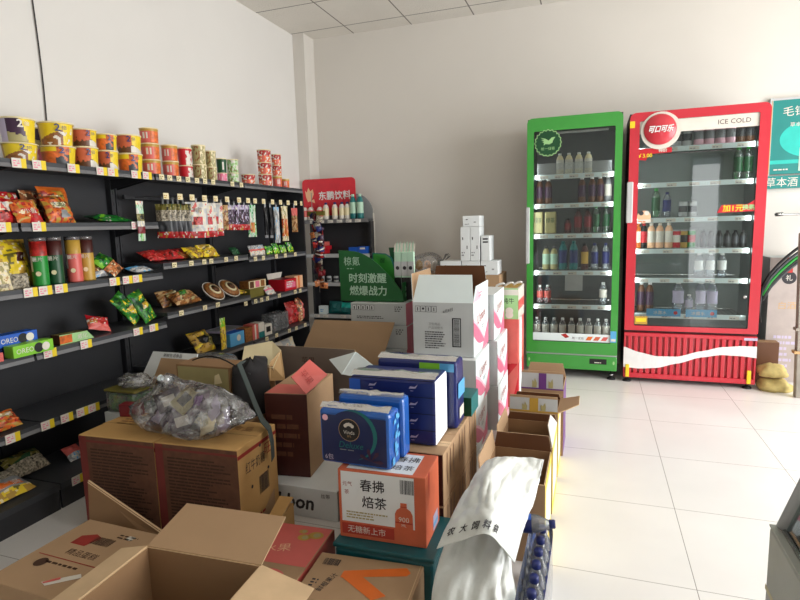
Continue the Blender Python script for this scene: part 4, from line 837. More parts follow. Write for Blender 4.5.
rrow([637.5], 3, 'orangeb', 'orange bottle at the left end of red cooler\'s fourth shelf', v=240); rrow([643.5], 3, 'cola', 'dark cola bottle on red cooler\'s fourth shelf', v=240)
rrow([651, 659.5, 668.5], 3, 'teapink', 'peach and white bottle on red cooler\'s fourth shelf, %s of the three', v=240)
rrow([676.5], 3, 'redcan', 'red can on red cooler\'s fourth shelf', 1., 1.2, v=240, name='drink_can', cat='can'); rrow([683.5], 3, 'yellowcan', 'yellow and black can on red cooler\'s fourth shelf', 1., 1.2, v=240, name='drink_can', cat='can')
rrow([691], 3, 'greencan', 'green and red can on red cooler\'s fourth shelf', 1., 1.2, v=240, name='drink_can', cat='can')
rrow([703, 711, 719, 727, 735, 743], 3, 'darkb', 'dark low bottle, %s of six at red cooler\'s fourth shelf right', .8, .65, v=240)
rrow([699, 710.5, 722], 4, 'milk', 'clear white-labelled bottle on red cooler\'s fifth shelf, %s of the three', v=262)
rrow([641, 649.5], 5, 'darktea', 'dark bottle at the left of red cooler\'s bottom shelf, %s of the two', 1., 1.05, v=300)
rrow([678], 5, 'water', 'water bottle left of centre on red cooler\'s bottom shelf', 1.3, 1.15, v=300); rrow([689], 5, 'water', 'low water bottle in the middle of red cooler\'s bottom shelf', .9, .65, v=300)
rrow([700.5, 712], 5, 'water', 'water bottle right of centre on red cooler\'s bottom shelf, %s of the two', 1.2, 1.15, v=300)
for i, (a, b) in enumerate(((646, 680), (685, 716))):
    xa, xb = float(hit(a, 313, y=GY+.1)[0]), float(hit(b, 313, y=GY+.1)[0])
    pbox('price_banner', 'blue price banner under the water bottles in the red cooler, %s one' % ('left' if i == 0 else 'right'), 'price banner', xa, xb, GY+.065, GY+.07, rsh[5]-.012, .06, {'*': 'skyblue'}, bev=0, prints=lambda m, w, d, h: (m.txt(FRONT(w, d), '冰露水', w*.4, h*.5, .03, 'offwhite', 1), m.disc(FRONT(w, d), w*.85, h*.5, .015, 'red', 1, 12)))
# ============================================================ CARTONS
def tape(m, w, d, h, along='x', mm='kraft_edge', width=.05):
    fr = TOP(w, d, h)
    if along == 'x': m.rect(fr, 0, w, d/2-width/2, d/2+width/2, mm, 1); m.rect(fr, 0, w, d/2-.001, d/2+.001, 'brown_ink', 2)
    else: m.rect(fr, w/2-width/2, w/2+width/2, 0, d, mm, 1); m.rect(fr, w/2-.001, w/2+.001, 0, d, 'brown_ink', 2)
def carton(name, label, cx, y0, z0, w, d, h, mats, prints=None, rz=0, cat='carton', group=None, bev=.003):
    """closed carton: cx = middle of the front edge, y0 = front plane"""
    m = MB(); m.box(-w/2, w/2, -d/2, d/2, 0, h, mats, bev)
    if prints: prints(m, w, d, h)
    o = m.build(name); c = Vector((0, d/2, 0)); c.rotate(Matrix.Rotation(rz, 3, 'Z').to_euler())
    o.location = (cx+c.x, y0+c.y, z0); o.rotation_euler = (0, 0, rz); return tag(o, label, cat, group)
def open_carton(name, label, cx, y0, z0, w, d, h, mo, mi, flaps, rz=0, th=.005, prints=None, cat='open carton', group=None):
    """flaps: side -> (length, angle from vertical outward, material outside, inside, inset)"""
    c = Vector((0, d/2, 0)); c.rotate(Matrix.Rotation(rz, 3, 'Z').to_euler())
    t = thing(name, label, cat, (cx+c.x, y0+c.y, z0), rz, group)
    g = lambda k: mo.get(k, mo['*']) if isinstance(mo, dict) else mo
    m = MB(); X, Y = w/2, d/2
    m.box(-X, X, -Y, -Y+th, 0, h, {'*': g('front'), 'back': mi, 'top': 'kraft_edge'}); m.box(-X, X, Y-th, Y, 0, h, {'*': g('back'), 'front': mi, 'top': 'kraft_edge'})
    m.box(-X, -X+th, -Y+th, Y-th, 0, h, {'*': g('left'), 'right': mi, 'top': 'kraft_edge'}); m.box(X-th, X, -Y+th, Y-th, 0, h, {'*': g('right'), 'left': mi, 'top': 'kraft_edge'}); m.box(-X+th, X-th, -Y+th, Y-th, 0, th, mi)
    if prints: prints(m, w, d, h)
    m.build('carton_body', t)
    for side, (L_, ang, fo, fi, inset, pr) in flaps.items():
        s, c_ = math.sin(ang), math.cos(ang)
        if side == 'front': a, b, out = (-X, -Y, h), (X, -Y, h), Vector((0, -1, 0))
        elif side == 'back': a, b, out = (X, Y, h), (-X, Y, h), Vector((0, 1, 0))
        elif side == 'left': a, b, out = (-X, Y, h), (-X, -Y, h), Vector((-1, 0, 0))
        else: a, b, out = (X, -Y, h), (X, Y, h), Vector((1, 0, 0))
        a, b = Vector(a), Vector(b); e = (b-a).normalized(); dv = (out*s+Vector((0, 0, 1))*c_)*L_
        f = MB(); ia, ib = inset if isinstance(inset, tuple) else (inset, inset); f.slab([a, b, b+dv-e*ib, a+dv+e*ia], .004, fo, fi)
        if pr: pr(f, (tuple(a), tuple(e), tuple(dv.normalized())), (b-a).length, L_)
        f.build('flap', t)
    return t
# 1. brown printed pair
def pr_brown(m, w, d, h):
    fr = FRONT(w, d); m.rect(fr, .0, w, .0, h-.004, 'brown_print', 1); m.rect(fr, 0, .04, 0, h-.004, 'band_red', 2); m.rect(fr, 0, w, h-.03, h-.02, 'band_red', 2)
    m.lines(fr, .06, w-.02, .02, h-.05, 26, 'brown_ink', 3, .035, .003, seed=3); pass
    fr = TOP(w, d, h); m.lines(fr, w*.15, w*.55, d*.5, d*.85, 4, 'nut_brown', 1, .04); m.txt(fr, '食品', w*.72, d*.72, .05, 'nut_brown', 1); tape(m, w, d, h, 'x', 'kraft_yellow', .04)
    fr = RIGHT(w, d); m.rect(fr, 0, d, h-.045, h-.028, 'red_ink', 1); m.txt(fr, '红牛奶糖', d*.42, h-.105, .05, 'ink', 1, wmax=.15); m.txt(fr, '旺', d*.75, h-.08, .05, 'red_ink', 1)
    m.barcode(fr, d*.48, d*.74, h*.42, h*.6); 
    for q in ((.3, .56), (.74, .62), (.55, .9)): m.disc(fr, d*q[0], h*q[1], .008, 'ink', 2, 10)
    m.shape(fr, [(.04, .02), (.27, .16), (.27, .08), (.12, .02)], 'kraft', 1); m.lines(fr, .04, .2, .05, .12, 3, 'red_ink', 2, .02)
carton('printed_carton', 'brown red-striped carton, left of the big pair, plastic bag resting on it', -1.949, 1.747, 0, .40, .31, .45, {'*': 'kraft_yellow'}, pr_brown, .05, group='big brown printed cartons')
carton('printed_carton', 'brown red-striped carton, right of the big pair, with barcode side facing the aisle', -1.545, 1.768, 0, .40, .31, .45, {'*': 'kraft_yellow'}, pr_brown, .05, group='big brown printed cartons')
# 2. flat carton front left, with the raised back flap
def pr_flat(m, w, d, h):
    fr = TOP(w, d, h); m.shape(fr, [(.08, .25), (.15, .25), (.17, .31), (.13, .325), (.08, .3)], 'red_ink', 1); m.txt(fr, '精品蛋糕', .19, .21, .034, 'brown_ink', 1, wmax=.17); m.barcode(fr, .15, .24, .27, .315, 'brown_ink')
    m.rect(fr, .03, .33, .165, .169, 'red_ink', 1); m.lines(fr, .1, .33, .135, .155, 1, 'brown_ink', 1, .02); m.disc(fr, .09, .13, .024, 'brown_ink', 1, 16); m.rect(fr, .26, .29, .33, .355, 'offwhite', 1); m.lines(fr, .22, .33, .33, .36, 2, 'brown_ink', 1)
    m.shape(fr, [(.2, .05), (.23, .04), (.31, .11), (.29, .125)], 'offwhite', 2); m.shape(fr, [(.205, .05), (.215, .046), (.25, .08), (.24, .09)], 'salmon', 3)
    fr = FRONT(w, d); m.txt(fr, '蛋糕', .12, h*.5, .05, 'red_ink', 1)
carton('flat_carton', 'flat kraft carton with red stamp at the lower left corner of the photo', -1.70, 1.13, 0, .40, .40, .2, {'*': 'kraft'}, pr_flat, -.03)
m = MB(); m.slab([(-1.97, 1.60, .133), (-1.66, 1.60, .10), (-1.60, 1.62, .14), (-1.98, 1.62, .31)], .006, 'kraft_dark'); m.slab([(-1.98, 1.628, .31), (-1.6, 1.628, .14), (-1.6, 1.62, .13), (-1.98, 1.62, .3)], .004, 'kraft_edge')
m.box(-2.0, -1.62, 1.6, 1.607, .0, .133, 'kraft_dark')
tag(m.build('cardboard_sheet', world=True, loc=(-1.8, 1.61, 0)), 'torn slanting cardboard piece standing between flat carton and brown pair', 'cardboard sheet')
# 3. big open carton in front
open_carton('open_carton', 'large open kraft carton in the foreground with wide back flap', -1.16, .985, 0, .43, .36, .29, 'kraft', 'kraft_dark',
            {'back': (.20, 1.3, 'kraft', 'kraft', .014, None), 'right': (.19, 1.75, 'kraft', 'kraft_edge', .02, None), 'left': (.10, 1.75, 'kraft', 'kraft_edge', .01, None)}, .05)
pouch('snack_bag', 'small crumpled silver packet inside the large open carton', 'snack bag', (-1.08, 1.12, .006), .1, .26, .04, bands((1, 'lightgrey')), 0, .15, seed=101)
# 4. fruit carton, ribbon box, V box, teal crate, tea box
def pr_fruit(m, w, d, h):
    fr = TOP(w, d, h); m.rect(fr, .004, w-.004, d*.33, d-.004, 'salmon', 1); m.txt(fr, '水果', .07, d*.56, .05, 'peach', 2, rot=.3)
    for a, b, r_ in ((.14, .78, .026), (.18, .84, .03), (.12, .88, .018)): m.disc(fr, a, d*b, r_, 'gold', 3, 16, .8); m.disc(fr, a+.004, d*b, r_*.5, 'khaki', 4, 12)
    m.disc(fr, .12, d*.15, .055, 'salmon', 1, 20, .7); m.lines(fr, .08, .16, d*.1, d*.2, 3, 'chilli', 2, .02)
    fr = RIGHT(w, d); m.rect(fr, 0, d, .0, h, 'salmon', 1)
carton('fruit_carton', 'low carton printed salmon red with yellow fruit between open carton and white box', -1.04, 1.44, 0, .23, .38, .15, {'*': 'kraft'}, pr_fruit, .06)
def pr_rib(m, w, d, h):
    fr = FRONT(w, d); m.txt(fr, 'Ribbon', w*.40, h*.5, .066, 'ink', 1, wmax=.28, bold=.0025, shear=.15); m.txt(fr, '丝带', w*.86, h*.8, .022, 'ink', 1); m.rect(((w/2-.0, -d/2, 0), (0, 1, 0), (0, 0, 1)), 0, d, 0, h, 'grey', 1)
carton('ribbon_box', 'low white box lettered Ribbon, partly behind the brown pair', -1.29, 2.115, 0, .43, .5, .145, {'*': 'white_card'}, pr_rib, 0)
m = MB(); m.box(-.03, .03, -.06, .06, 0, .12, {'*': 'kraft_yellow'}); m.slab([(-.03, -.06, .12), (.03, -.06, .12), (.035, .05, .155), (-.03, .05, .155)], .004, 'kraft_yellow')
o = m.build('small_carton'); o.location = (-1.265, 1.95, 0); o.rotation_euler = (0, 0, .1); tag(o, 'small yellowish carton wedged between fruit carton and brown pair', 'carton')
def pr_v(m, w, d, h):
    fr = TOP(w, d, h); m.shape(fr, [(.12, d*.6), (.12, d*.72), (.33, d*.92), (.35, d*.84), (.34, d*.78)], 'orange', 1); m.shape(fr, [(.12, d*.62), (.17, d*.72), (.30, d*.42), (.26, d*.32)], 'orange', 2)
    m.barcode(fr, .03, .09, d*.78, d*.9); m.txt(fr, '鲜橙果汁', .085, d*.5, .024, 'ink', 1, rot=1.3); m.lines(fr, .03, .06, d*.25, d*.55, 6, 'ink', 1, .01); m.rect(fr, w-.012, w-.009, 0, d, 'kraft_edge', 1)
carton('flat_carton', 'kraft carton with orange V mark at the bottom centre of the photo', -.71, 1.375, 0, .385, .315, .15, {'*': 'kraft'}, pr_v, .07)
t = thing('plastic_crate', 'teal plastic crate under the orange and white tea case', 'crate', (-.695, 1.841, 0)); m = MB()
m.box(-.19, .19, -.14, .14, .0, .165, 'crate_teal', .012); m.build('crate_body', t); m = MB(); m.box(-.195, .195, -.146, .146, .165, .183, 'crate_teal', .006); m.build('crate_rim', t)
def pr_tea(m, w, d, h):
    fr = FRONT(w, d); m.rect(fr, .012, w-.042, .065, h-.006, 'white_card', 1); m.rect(fr, .01, w*.64, .015, .058, 'tea_red', 1); m.txt(fr, '无糖新上市', w*.32, .037, .028, 'offwhite', 2, wmax=.19)
    m.txt(fr, '春拂', w*.40, h*.80, .045, 'ink', 2, bold=.0006); m.txt(fr, '焙茶', w*.42, h*.56, .045, 'ink', 2, bold=.0006); m.txt(fr, '元气', .037, h*.80, .018, 'red_ink', 2); m.txt(fr, '茶', .034, h*.68, .018, 'red_ink', 2)
    m.lines(fr, .03, w*.58, h*.3, h*.42, 3, 'khaki', 2, .012, .003); m.barcode(fr, w*.72, w*.87, h*.74, h*.94)
    B = [(-.032, 0), (.032, 0), (.034, .02), (.033, .075), (.026, .09), (.012, .1), (.012, .118), (-.012, .118), (-.012, .1), (-.026, .09), (-.033, .075), (-.034, .02)]
    m.shape(fr, [(w*.755+a, .045+b) for a, b in B], 'tea_orange', 3); m.rect(fr, w*.755-.033, w*.755+.033, .085, .09, 'tea_red', 4); m.rect(fr, w*.755-.013, w*.755+.013, .147, .15, 'tea_red', 4); m.txt(fr, '900', w*.755, .1, .019, 'offwhite', 4); m.txt(fr, 'ML', w*.755, .078, .01, 'offwhite', 4)
    fr = TOP(w, d, h); m.rect(fr, .03, w-.05, .012, d-.02, 'white_card', 1); m.txt(fr, '春拂', w*.7, d*.66, .045, 'ink', 2); m.txt(fr, '焙茶', w*.7, d*.3, .04, 'ink', 2)
    fr = RIGHT(w, d); m.shape(fr, [(.04, h), (.06, h), (.045, h*.62)], 'tea_red', 1); m.rect(fr, .1, .17, .01, .07, 'lilac', 1); m.rect(fr, .10, .17, .025, .04, 'skyblue', 2)
carton('tea_case', 'orange and white tea case with bottle print, under the bright blue tissues', -.712, 1.747, .184, .335, .2, .266, {'*': 'tea_orange'}, pr_tea, .035)
# 5. tissues
def tissue(label, cx, y0, z0, w, d, h, body, side, prints, n=1, name='tissue_pack', rz=0):
    c = Vector((0, d/2, 0)); c.rotate(Matrix.Rotation(rz, 3, 'Z').to_euler())
    t = thing(name, label, 'tissue pack', (cx+c.x, y0+c.y, z0), rz, 'shrink wrapped tissue packs')
    m = MB(); m.box(-w/2, w/2, -d/2, d/2, 0, h, {'*': body, 'right': side, 'left': side}, .014)
    r = len(label)
    m.v = [(a+noise.noise(Vector((a*9, b*9+r, c_*9)))*.004, b+noise.noise(Vector((a*8+r, b*9, c_*7)))*.005, c_) for a, b, c_ in m.v]
    prints(m, w, d, h); m.build('pack_body', t)
    q = MB(); q.grid(lambda a, b: ((a-.5)*w*.98, d/2*(.1-1.05*b), h+.004+.012*math.sin(math.pi*b)*(1+noise.noise(Vector((a*7, b*4, r))))), 14, 5, 'clear_plastic'); q.grid(lambda a, b: ((a-.5)*w*.97, -d*.1-.01*b, h+.003+.007*b*(1+.6*noise.noise(Vector((a*9, 3, r))))), 14, 2, 'lilac'); q.build('wrapper_seam', t)
    return t
def pr_blue(m, w, d, h):
    fr = ((-w/2, -d/2-.004, 0), (1, 0, 0), (0, 0, 1)); m.rect(fr, .012, w-.012, .012, h-.02, 'blue_deep', 1); m.disc(fr, w*.5, h*.58, .095, 'teal', 1.5, 30); m.disc(fr, w*.45, h*.56, .094, 'blue_deep', 2, 30)
    m.disc(fr, w*.44, h*.66, .043, 'tan', 3, 28); m.disc(fr, w*.44, h*.66, .041, 'black', 4, 28)
    for k in range(5): a = math.pi/2+(k-2)*.5; m.disc(fr, w*.44+.017*math.cos(a), h*.70+.014*math.sin(a), .007, 'offwhite', 5, 10)
    m.txt(fr, 'Vinda', w*.44, h*.62, .014, 'offwhite', 5); m.txt(fr, '维达', w*.44, h*.55, .008, 'tan', 5); m.txt(fr, 'Deluxe', w*.46, h*.39, .024, 'teal', 5, shear=.2); m.lines(fr, w*.3, w*.62, h*.29, h*.32, 1, 'grey', 5, .02)
    for k in range(7): a = k*.9; m.shape(fr, [(w*.74, h*.14), (w*.74+.04*math.cos(a-.2), h*.14+.04*math.sin(a-.2)), (w*.74+.05*math.cos(a), h*.14+.05*math.sin(a)), (w*.74+.04*math.cos(a+.2), h*.14+.04*math.sin(a+.2))] if math.sin(a) > -.4 else [(w*.74, h*.14), (w*.76, h*.14), (w*.75, h*.16)], 'plum', 5+.2*k)
    m.txt(fr, '6包', w*.14, h*.14, .022, 'lilac', 5); m.disc(fr, w*.1, h*.85, .012, 'pale_pink', 5, 12)
    fr = RIGHT(w, d); fr = ((w/2+.004, -d/2, 0), (0, 1, 0), (0, 0, 1)); r = random.Random(2)
    for k in range(14): a, b = r.uniform(.01, d-.03), r.uniform(.01, h-.03); m.shape(fr, [(a, b), (a+.02, b+.004), (a+.018, b+.02), (a-.002, b+.016)], 'skyblue', 1+.1*k)
    fr = TOP(w, d, h+.0); m.rect(fr, w*.15, w*.35, .01, .03, 'lilac', 2); m.lines(fr, w*.4, w*.9, .01, .04, 1, 'offwhite', 2, .02)
tissue('bright blue tissue pack with a black round logo, standing on the tea case', -.822, 1.775, .451, .285, .10, .212, 'blue_pack', 'blue_pack', pr_blue, rz=-.03)
tissue('bright blue tissue pack right behind the logo pack', -.80, 1.885, .451, .27, .075, .235, 'blue_pack', 'blue_pack', lambda m, w, d, h: m.lines(TOP(w, d, h), w*.1, w*.9, .02, .05, 1, 'offwhite', 2, .03))
def pr_navy(m, w, d, h):
    fr = ((-w/2, -d/2-.005, 0), (1, 0, 0), (0, 0, 1))
    for k in range(4):
        z = h*(k+.5)/4
        m.rect(fr, .004, w-.004, h*(k+1)/4-.003, h*(k+1)/4-.0, 'black', 1)
        for a in (.28, .75): m.shape(fr, [(w*a-.018, z-.002), (w*a+.01, z), (w*a+.02, z+.016), (w*a+.006, z+.006), (w*a-.012, z+.008)], 'lilac', 1); m.lines(fr, w*a-.012, w*a+.015, z-.012, z-.008, 1, 'lilac', 1, .01)
    m.rect(fr, .0, .05, h*.7, h*.96, 'blue', .8)
tissue('navy tissue pack with white open end, in front on the kraft cartons', -.772, 2.05, .44, .375, .19, .275, 'navy_pack', 'tissue_paper', pr_navy)
tissue('navy tissue pack behind with blue striped end', -.735, 2.26, .44, .37, .14, .30, 'navy_pack', 'navy_pack', lambda m, w, d, h: (m.rect(((w/2+.004, -d/2, 0), (0, 1, 0), (0, 0, 1)), .01, d-.01, h*.45, h*.68, 'skyblue', 1), m.rect(((w/2+.004, -d/2, 0), (0, 1, 0), (0, 0, 1)), .03, d-.03, .04, .09, 'offwhite', 1), m.rect(((-w/2, -d/2-.005, 0), (1, 0, 0), (0, 0, 1)), w*.55, w*.8, h*.86, h*.98, 'limegreen', 1), m.rect(((-w/2, -d/2-.005, 0), (1, 0, 0), (0, 0, 1)), w*.8, w-.01, h*.86, h*.98, 'skyblue', 1)))
# 6. kraft cartons with cut-outs
def pr_kraft(m, w, d, h):
    fr = RIGHT(w, d); r = random.Random(int(w*1000+h*77))
    for k in range(3): a = d*(.25+.25*k); m.shape(fr, [(a, h*.95), (a+.012, h*.9), (a+.006, h*.6), (a+.016, h*.35), (a+.004, h*.3), (a-.006, h*.62)], 'brown', 1)
    m.rect(FRONT(w, d), .003, w-.003, .003, h-.003, 'maroon', 1); tape(m, w, d, h, 'x')  # maroon front paints the shadow that face stands in
k = 0
for zi in range(2):
    for yi in range(3):
        carton('kraft_carton', 'kraft carton with wavy cut-outs, %s layer, %s from the tea case' % (('lower', 'upper')[zi], ('first', 'second', 'third')[yi]), -.735, 1.99+yi*.215, zi*.221, .385, .213, .217, {'*': 'kraft'}, pr_kraft, 0, group='kraft cartons behind the tea case')
pbox('teal_box', 'small teal box lying behind the navy tissues', 'box', -.68, -.525, 2.44, 2.6, .438, .09, {'*': 'teal', 'front': 'darkgreen'})
# 7. red carton with the raised red flap
def pr_apple(m, w, d, h):
    fr = FRONT(w, d); m.rect(fr, .0, w, .0, h-.01, 'maroon', 1); m.lines(fr, .03, w-.03, .1, h-.08, 5, 'brown_print', 2, .05); m.rect(TOP(w, d, h), .005, w-.005, .005, d*.4, 'salmon', 1)
t = carton('red_carton', 'tall dark red carton with kraft side, standing on the Ribbon box', -1.368, 2.2, .146, .215, .38, .41, {'*': 'kraft', 'front': 'maroon'}, pr_apple, .13)
m = MB(); P = [(0, -.2, .41), (.112, -.2, .41), (.145, -.10, .50), (.03, -.15, .535), (-.02, -.17, .475)]
m.slab([(.035, -.19, .495), (.105, -.19, .413), (.165, -.05, .47), (.075, -.05, .545)], .004, 'salmon', 'salmon')
m.txt(((.035, -.19, .495), (.65, .0, -.76), (.46, .78, .43)), '苹果', .05, .06, .035, 'chilli', 2)
f = m.build('flap', t)
# 8. open carton behind the tissues
open_carton('open_carton', 'open carton with dark front flap and tan back flap behind the red carton', -1.485, 2.69, 0, .56, .33, .50, 'grey_kraft', 'grey_kraft',
            {'front': (.165, -.05, 'grey_kraft', 'grey_kraft', (0, .02), lambda f, fr, a, b: f.txt(fr, '苹果', a*.45, b*.55, .04, 'brown_ink', 2)), 'back': (.26, .12, 'kraft', 'kraft', (-.09, .115), None)})
m = MB(); m.slab([(-1.27, 2.62, .545), (-1.07, 2.62, .52), (-1.10, 2.645, .60), (-1.20, 2.655, .665)], .004, 'cool_white'); m.slab([(-1.27, 2.615, .545), (-1.20, 2.65, .665), (-1.36, 2.65, .615)], .004, 'cool_white'); m.slab([(-1.16, 2.66, .0), (-1.1, 2.66, .0), (-1.1, 2.62, .54), (-1.16, 2.62, .54)], .004, 'cool_white')
tag(m.build('paper_sheet', world=True, loc=(-1.16, 2.62, 0)), 'bright white folded paper sheet sticking up in front of the open carton', 'paper')
# 9. white cartons
def pr_white(m, w, d, h, top=False):
    fr = FRONT(w, d); m.rect(fr, .002, w-.002, .002, h-.002, 'grey_card', 1)
    for k in range(4):
        a = .015+k*.032; m.rect(fr, a, a+.03, h-.055, h-.02, 'ink', 2); m.rect(fr, a+.002, a+.028, h-.053, h-.022, 'grey_card', 3)
        if k == 1: m.disc(fr, a+.015, h-.035, .007, 'ink', 4, 8)
        else: m.rect(fr, a+.012, a+.017, h-.048, h-.028, 'ink', 4)
    m.txt(fr, '4月8日', w*.58, h-.045, .018, 'ink', 4, rot=.3, shear=.3)
    m.rect(fr, w*.655, w*.8, h*.18, h*.72, 'black', 2); m.rect(fr, w*.675, w*.785, h*.2, h*.70, 'grey_card', 3); m.barcode(fr, w*.685, w*.775, h*.21, h*.69, 'ink', 4, True)
    m.txt(fr, '卫生用品', w*.36, h*.60, .016, 'grey', 2); m.txt(fr, '产品说明书', w*.38, h*.53, .016, 'grey', 2); m.lines(fr, w*.2, w*.55, h*.14, h*.48, 8, 'ink', 2, .012, .003)
    pr_pink(m, w, d, h)
def pr_pink(m, w, d, h):
    fr = RIGHT(w, d); m.rect(fr, 0, d, 0, h, 'cool_white', 1)
    n = 14
    for k in range(n):
        a, b = k/n, (k+1)/n
        f1 = lambda q: h*(.62*(1-q)**1.3+.03+.05*math.sin(q*5)); f0 = lambda q: h*max(0, .40*(1-q)**1.5-.05*math.sin(q*6)); g1 = lambda q: h*max(0, (q-.55))*1.1
        m.shape(fr, [(a*d, f0(a)), (b*d, f0(b)), (b*d, f1(b)), (a*d, f1(a))], 'pink_print', 2); m.shape(fr, [(a*d, f1(a)), (b*d, f1(b)), (b*d, f1(b)+.018), (a*d, f1(a)+.018)], 'pale_pink', 2)
        if a >= .5: m.shape(fr, [(a*d, 0), (b*d, 0), (b*d, g1(b)), (a*d, g1(a))], 'pink', 2.5)
    m.txt(fr, "U'share", d*.5, h*.68, h*.19, 'chilli', 4, wmax=d*.8, rot=.1); m.rect(fr, d*.3, d*.72, h*.56, h*.565, 'pink_print', 4); m.lines(fr, d*.5, d*.72, h*.42, h*.5, 2, 'grey', 4, .012)
W_, D_, H_ = .352, .455, .293
WC = {'*': 'grey_card', 'right': 'cool_white', 'top': 'white_card'}  # one white card: front greyed as painted shade, right and top kept bright
g = 'white cartons with pink printed sides'
carton('white_carton', 'white carton with pink wave side, bottom of the front column', -.79, 2.93, 0, W_, D_, H_, WC, pr_white, .03, group=g)
carton('white_carton', 'white carton with pink wave side, middle of the front column', -.775, 2.90, H_+.003, W_, D_, H_, WC, pr_white, .02, group=g)
def fl_pink(f, fr, a, b): f.shape(fr, [(0, 0), (a*.5, 0), (a*.2, b*.9)], 'pale_pink', 1); f.lines(fr, a*.3, a*.6, b*.2, b*.6, 2, 'pink', 1, .03)
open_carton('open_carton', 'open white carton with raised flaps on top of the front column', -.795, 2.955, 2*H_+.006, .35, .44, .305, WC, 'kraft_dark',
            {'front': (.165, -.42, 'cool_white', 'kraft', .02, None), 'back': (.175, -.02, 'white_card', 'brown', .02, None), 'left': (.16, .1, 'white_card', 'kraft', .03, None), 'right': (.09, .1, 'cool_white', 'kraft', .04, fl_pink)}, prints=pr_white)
for k, nm in enumerate(('bottom', 'middle', 'top')):
    carton('white_carton', 'white carton with pink wave side, %s of the rear column' % nm, (-.738, -.742, -.764)[k], 3.42, k*(H_+.003), W_, .44, H_, WC, pr_white, .01, group=g)
def pr_low(m, w, d, h):
    fr = FRONT(w, d)
    for k in range(5): a = .012+k*.03; m.rect(fr, a, a+.028, h-.045, h-.012, 'ink', 1); m.rect(fr, a+.002, a+.026, h-.043, h-.014, 'white_card', 2); m.rect(fr, a+.009, a+.017, h-.04, h-.02, 'ink', 3)
    m.lines(fr, w*.8, w*.95, h-.05, h-.012, 3, 'ink', 1, .01); m.lines(fr, .04, w*.85, h*.3, h*.45, 2, 'ink', 1, .012, .004)
    m.rect(RIGHT(w, d), 0, d, 0, h, 'maroon' if False else 'pink', 1)
for k in range(6):
    carton('flat_white_carton', 'flat white carton under the green display, %s' % ('topmost of its stack' if k == 5 else '%s from the top' % NUM[5-k]), -1.262-.004*(k % 2), 3.16, k*.143, .37, .36, .14, {'*': 'grey_card', 'top': 'white_card', 'right': 'pink'}, pr_low, 0, group='flat white cartons under the green display')  # white card again, its front greyed as painted shade
# 10. green counter display
z0g = 6*.143+.002
t = thing('counter_display', 'green cardboard counter display with curved front and white Chinese slogan', 'display box', (-1.325, 3.3, z0g))
pts = [(-.21, 0), (.21, 0), (.215, .05), (.20, .07)]; n = 10
for k in range(n+1): a = k/n; pts.append((.19-.33*a, .085+.235*math.sin(a*math.pi/2)**.9))
pts += [(-.215, .325)]
m = MB(); m.slab([(a, -.1, b) for a, b in pts], .005, 'sign_green'); fr = ((0, -.1, 0), (1, 0, 0), (0, 0, 1))
m.txt(fr, '时刻激醒', -.02, .148, .06, 'mint', 1, wmax=.30, bold=.0014); m.txt(fr, '燃爆战力', -.02, .068, .06, 'mint', 1, wmax=.30, bold=.0014); m.txt(fr, '椋氪', -.125, .255, .055, 'mint', 1, wmax=.11); m.lines(fr, -.16, -.09, .205, .213, 1, 'mint', 1, .012)
m.build('front_panel', t)
m = MB(); m.box(-.21, .21, .095, .1, 0, .2, 'darkgreen'); m.box(-.21, -.205, -.095, .095, 0, .26, 'darkgreen'); m.box(.21, .215, -.1, .1, 0, .12, 'sign_green'); m.box(-.205, .21, -.095, .095, 0, .005, 'darkgreen')
fr = ((.215, -.1, 0), (0, 1, 0), (0, 0, 1)); m.txt(fr, '提', .05, .08, .03, 'mint', 1); m.txt(fr, '神', .05, .04, .03, 'mint', 1); m.build('tray_body', t)
m = MB(); pp = [(-.05, .03), (.13, .03), (.125, .2), (.10, .27), (.06, .295), (-.03, .30)]; m.slab([(a, .02, b) for a, b in pp], .004, 'teal'); m.slab([(a*.9+.004, .018, b-.006) for a, b in pp], .001, 'fridge_green')
fr = ((0, .016, 0), (1, 0, 0), (0, 0, 1)); m.txt(fr, '醒', .04, .25, .03, 'darkgreen', 1); m.build('inner_card', t); m = MB(); m.slab([(.10, .08, .1), (.19, .08, .1), (.19, .08, .33), (.06, .08, .33)], .004, 'darkgreen'); m.build('back_card', t)
for i, (u, xx) in enumerate(((398, 0), (405, 1), (411, 2))):
    c = hit(u, 260, y=3.27); t2 = thing('stick_pack_bundle', 'pale green bundle of stick packs in the green display, %s of the three' % ordl(i, 3), 'stick packs', (c[0], c[1], z0g+.007), 0, 'stick packs in the green display')
    m = MB(); m.box(-.022, .022, -.012, .012, 0, .30, 'mint', .004); m.rect(((-.022, -.012, 0), (1, 0, 0), (0, 0, 1)), 0, .044, .15, .24, 'lightgrey', 1); m.rect(((-.022, -.012, 0), (1, 0, 0), (0, 0, 1)), 0, .044, 0, .14, 'black', 1); m.disc(((-.022, -.012, 0), (1, 0, 0), (0, 0, 1)), .022, .2, .012, 'ink', 2, 12); m.build('pack_body', t2)
    m = MB()
    for k in range(5): x = -.02+k*.01; m.slab([(x-.006, 0, .30), (x+.006, 0, .30), (x+.007, .006, .355+.012*(k % 2)), (x-.005, .006, .345)], .002, 'mint' if k % 2 else 'offwhite')
    m.build('pack_tips', t2)
m = MB(); m.slab([(-.0, -.002, 0), (.07, -.002, 0), (.03, .0, .13), (-.03, 0, .17)], .004, 'palegreen'); m.slab([(-.02, .01, 0), (.09, .01, 0), (.03, .02, .09)], .003, 'teal'); o = m.build('leaf_card'); c = hit(420, 270, y=3.42); o.location = (c[0]-.02, 3.42, .852+.003); tag(o, 'light green leaf shaped card beside the display box', 'card')
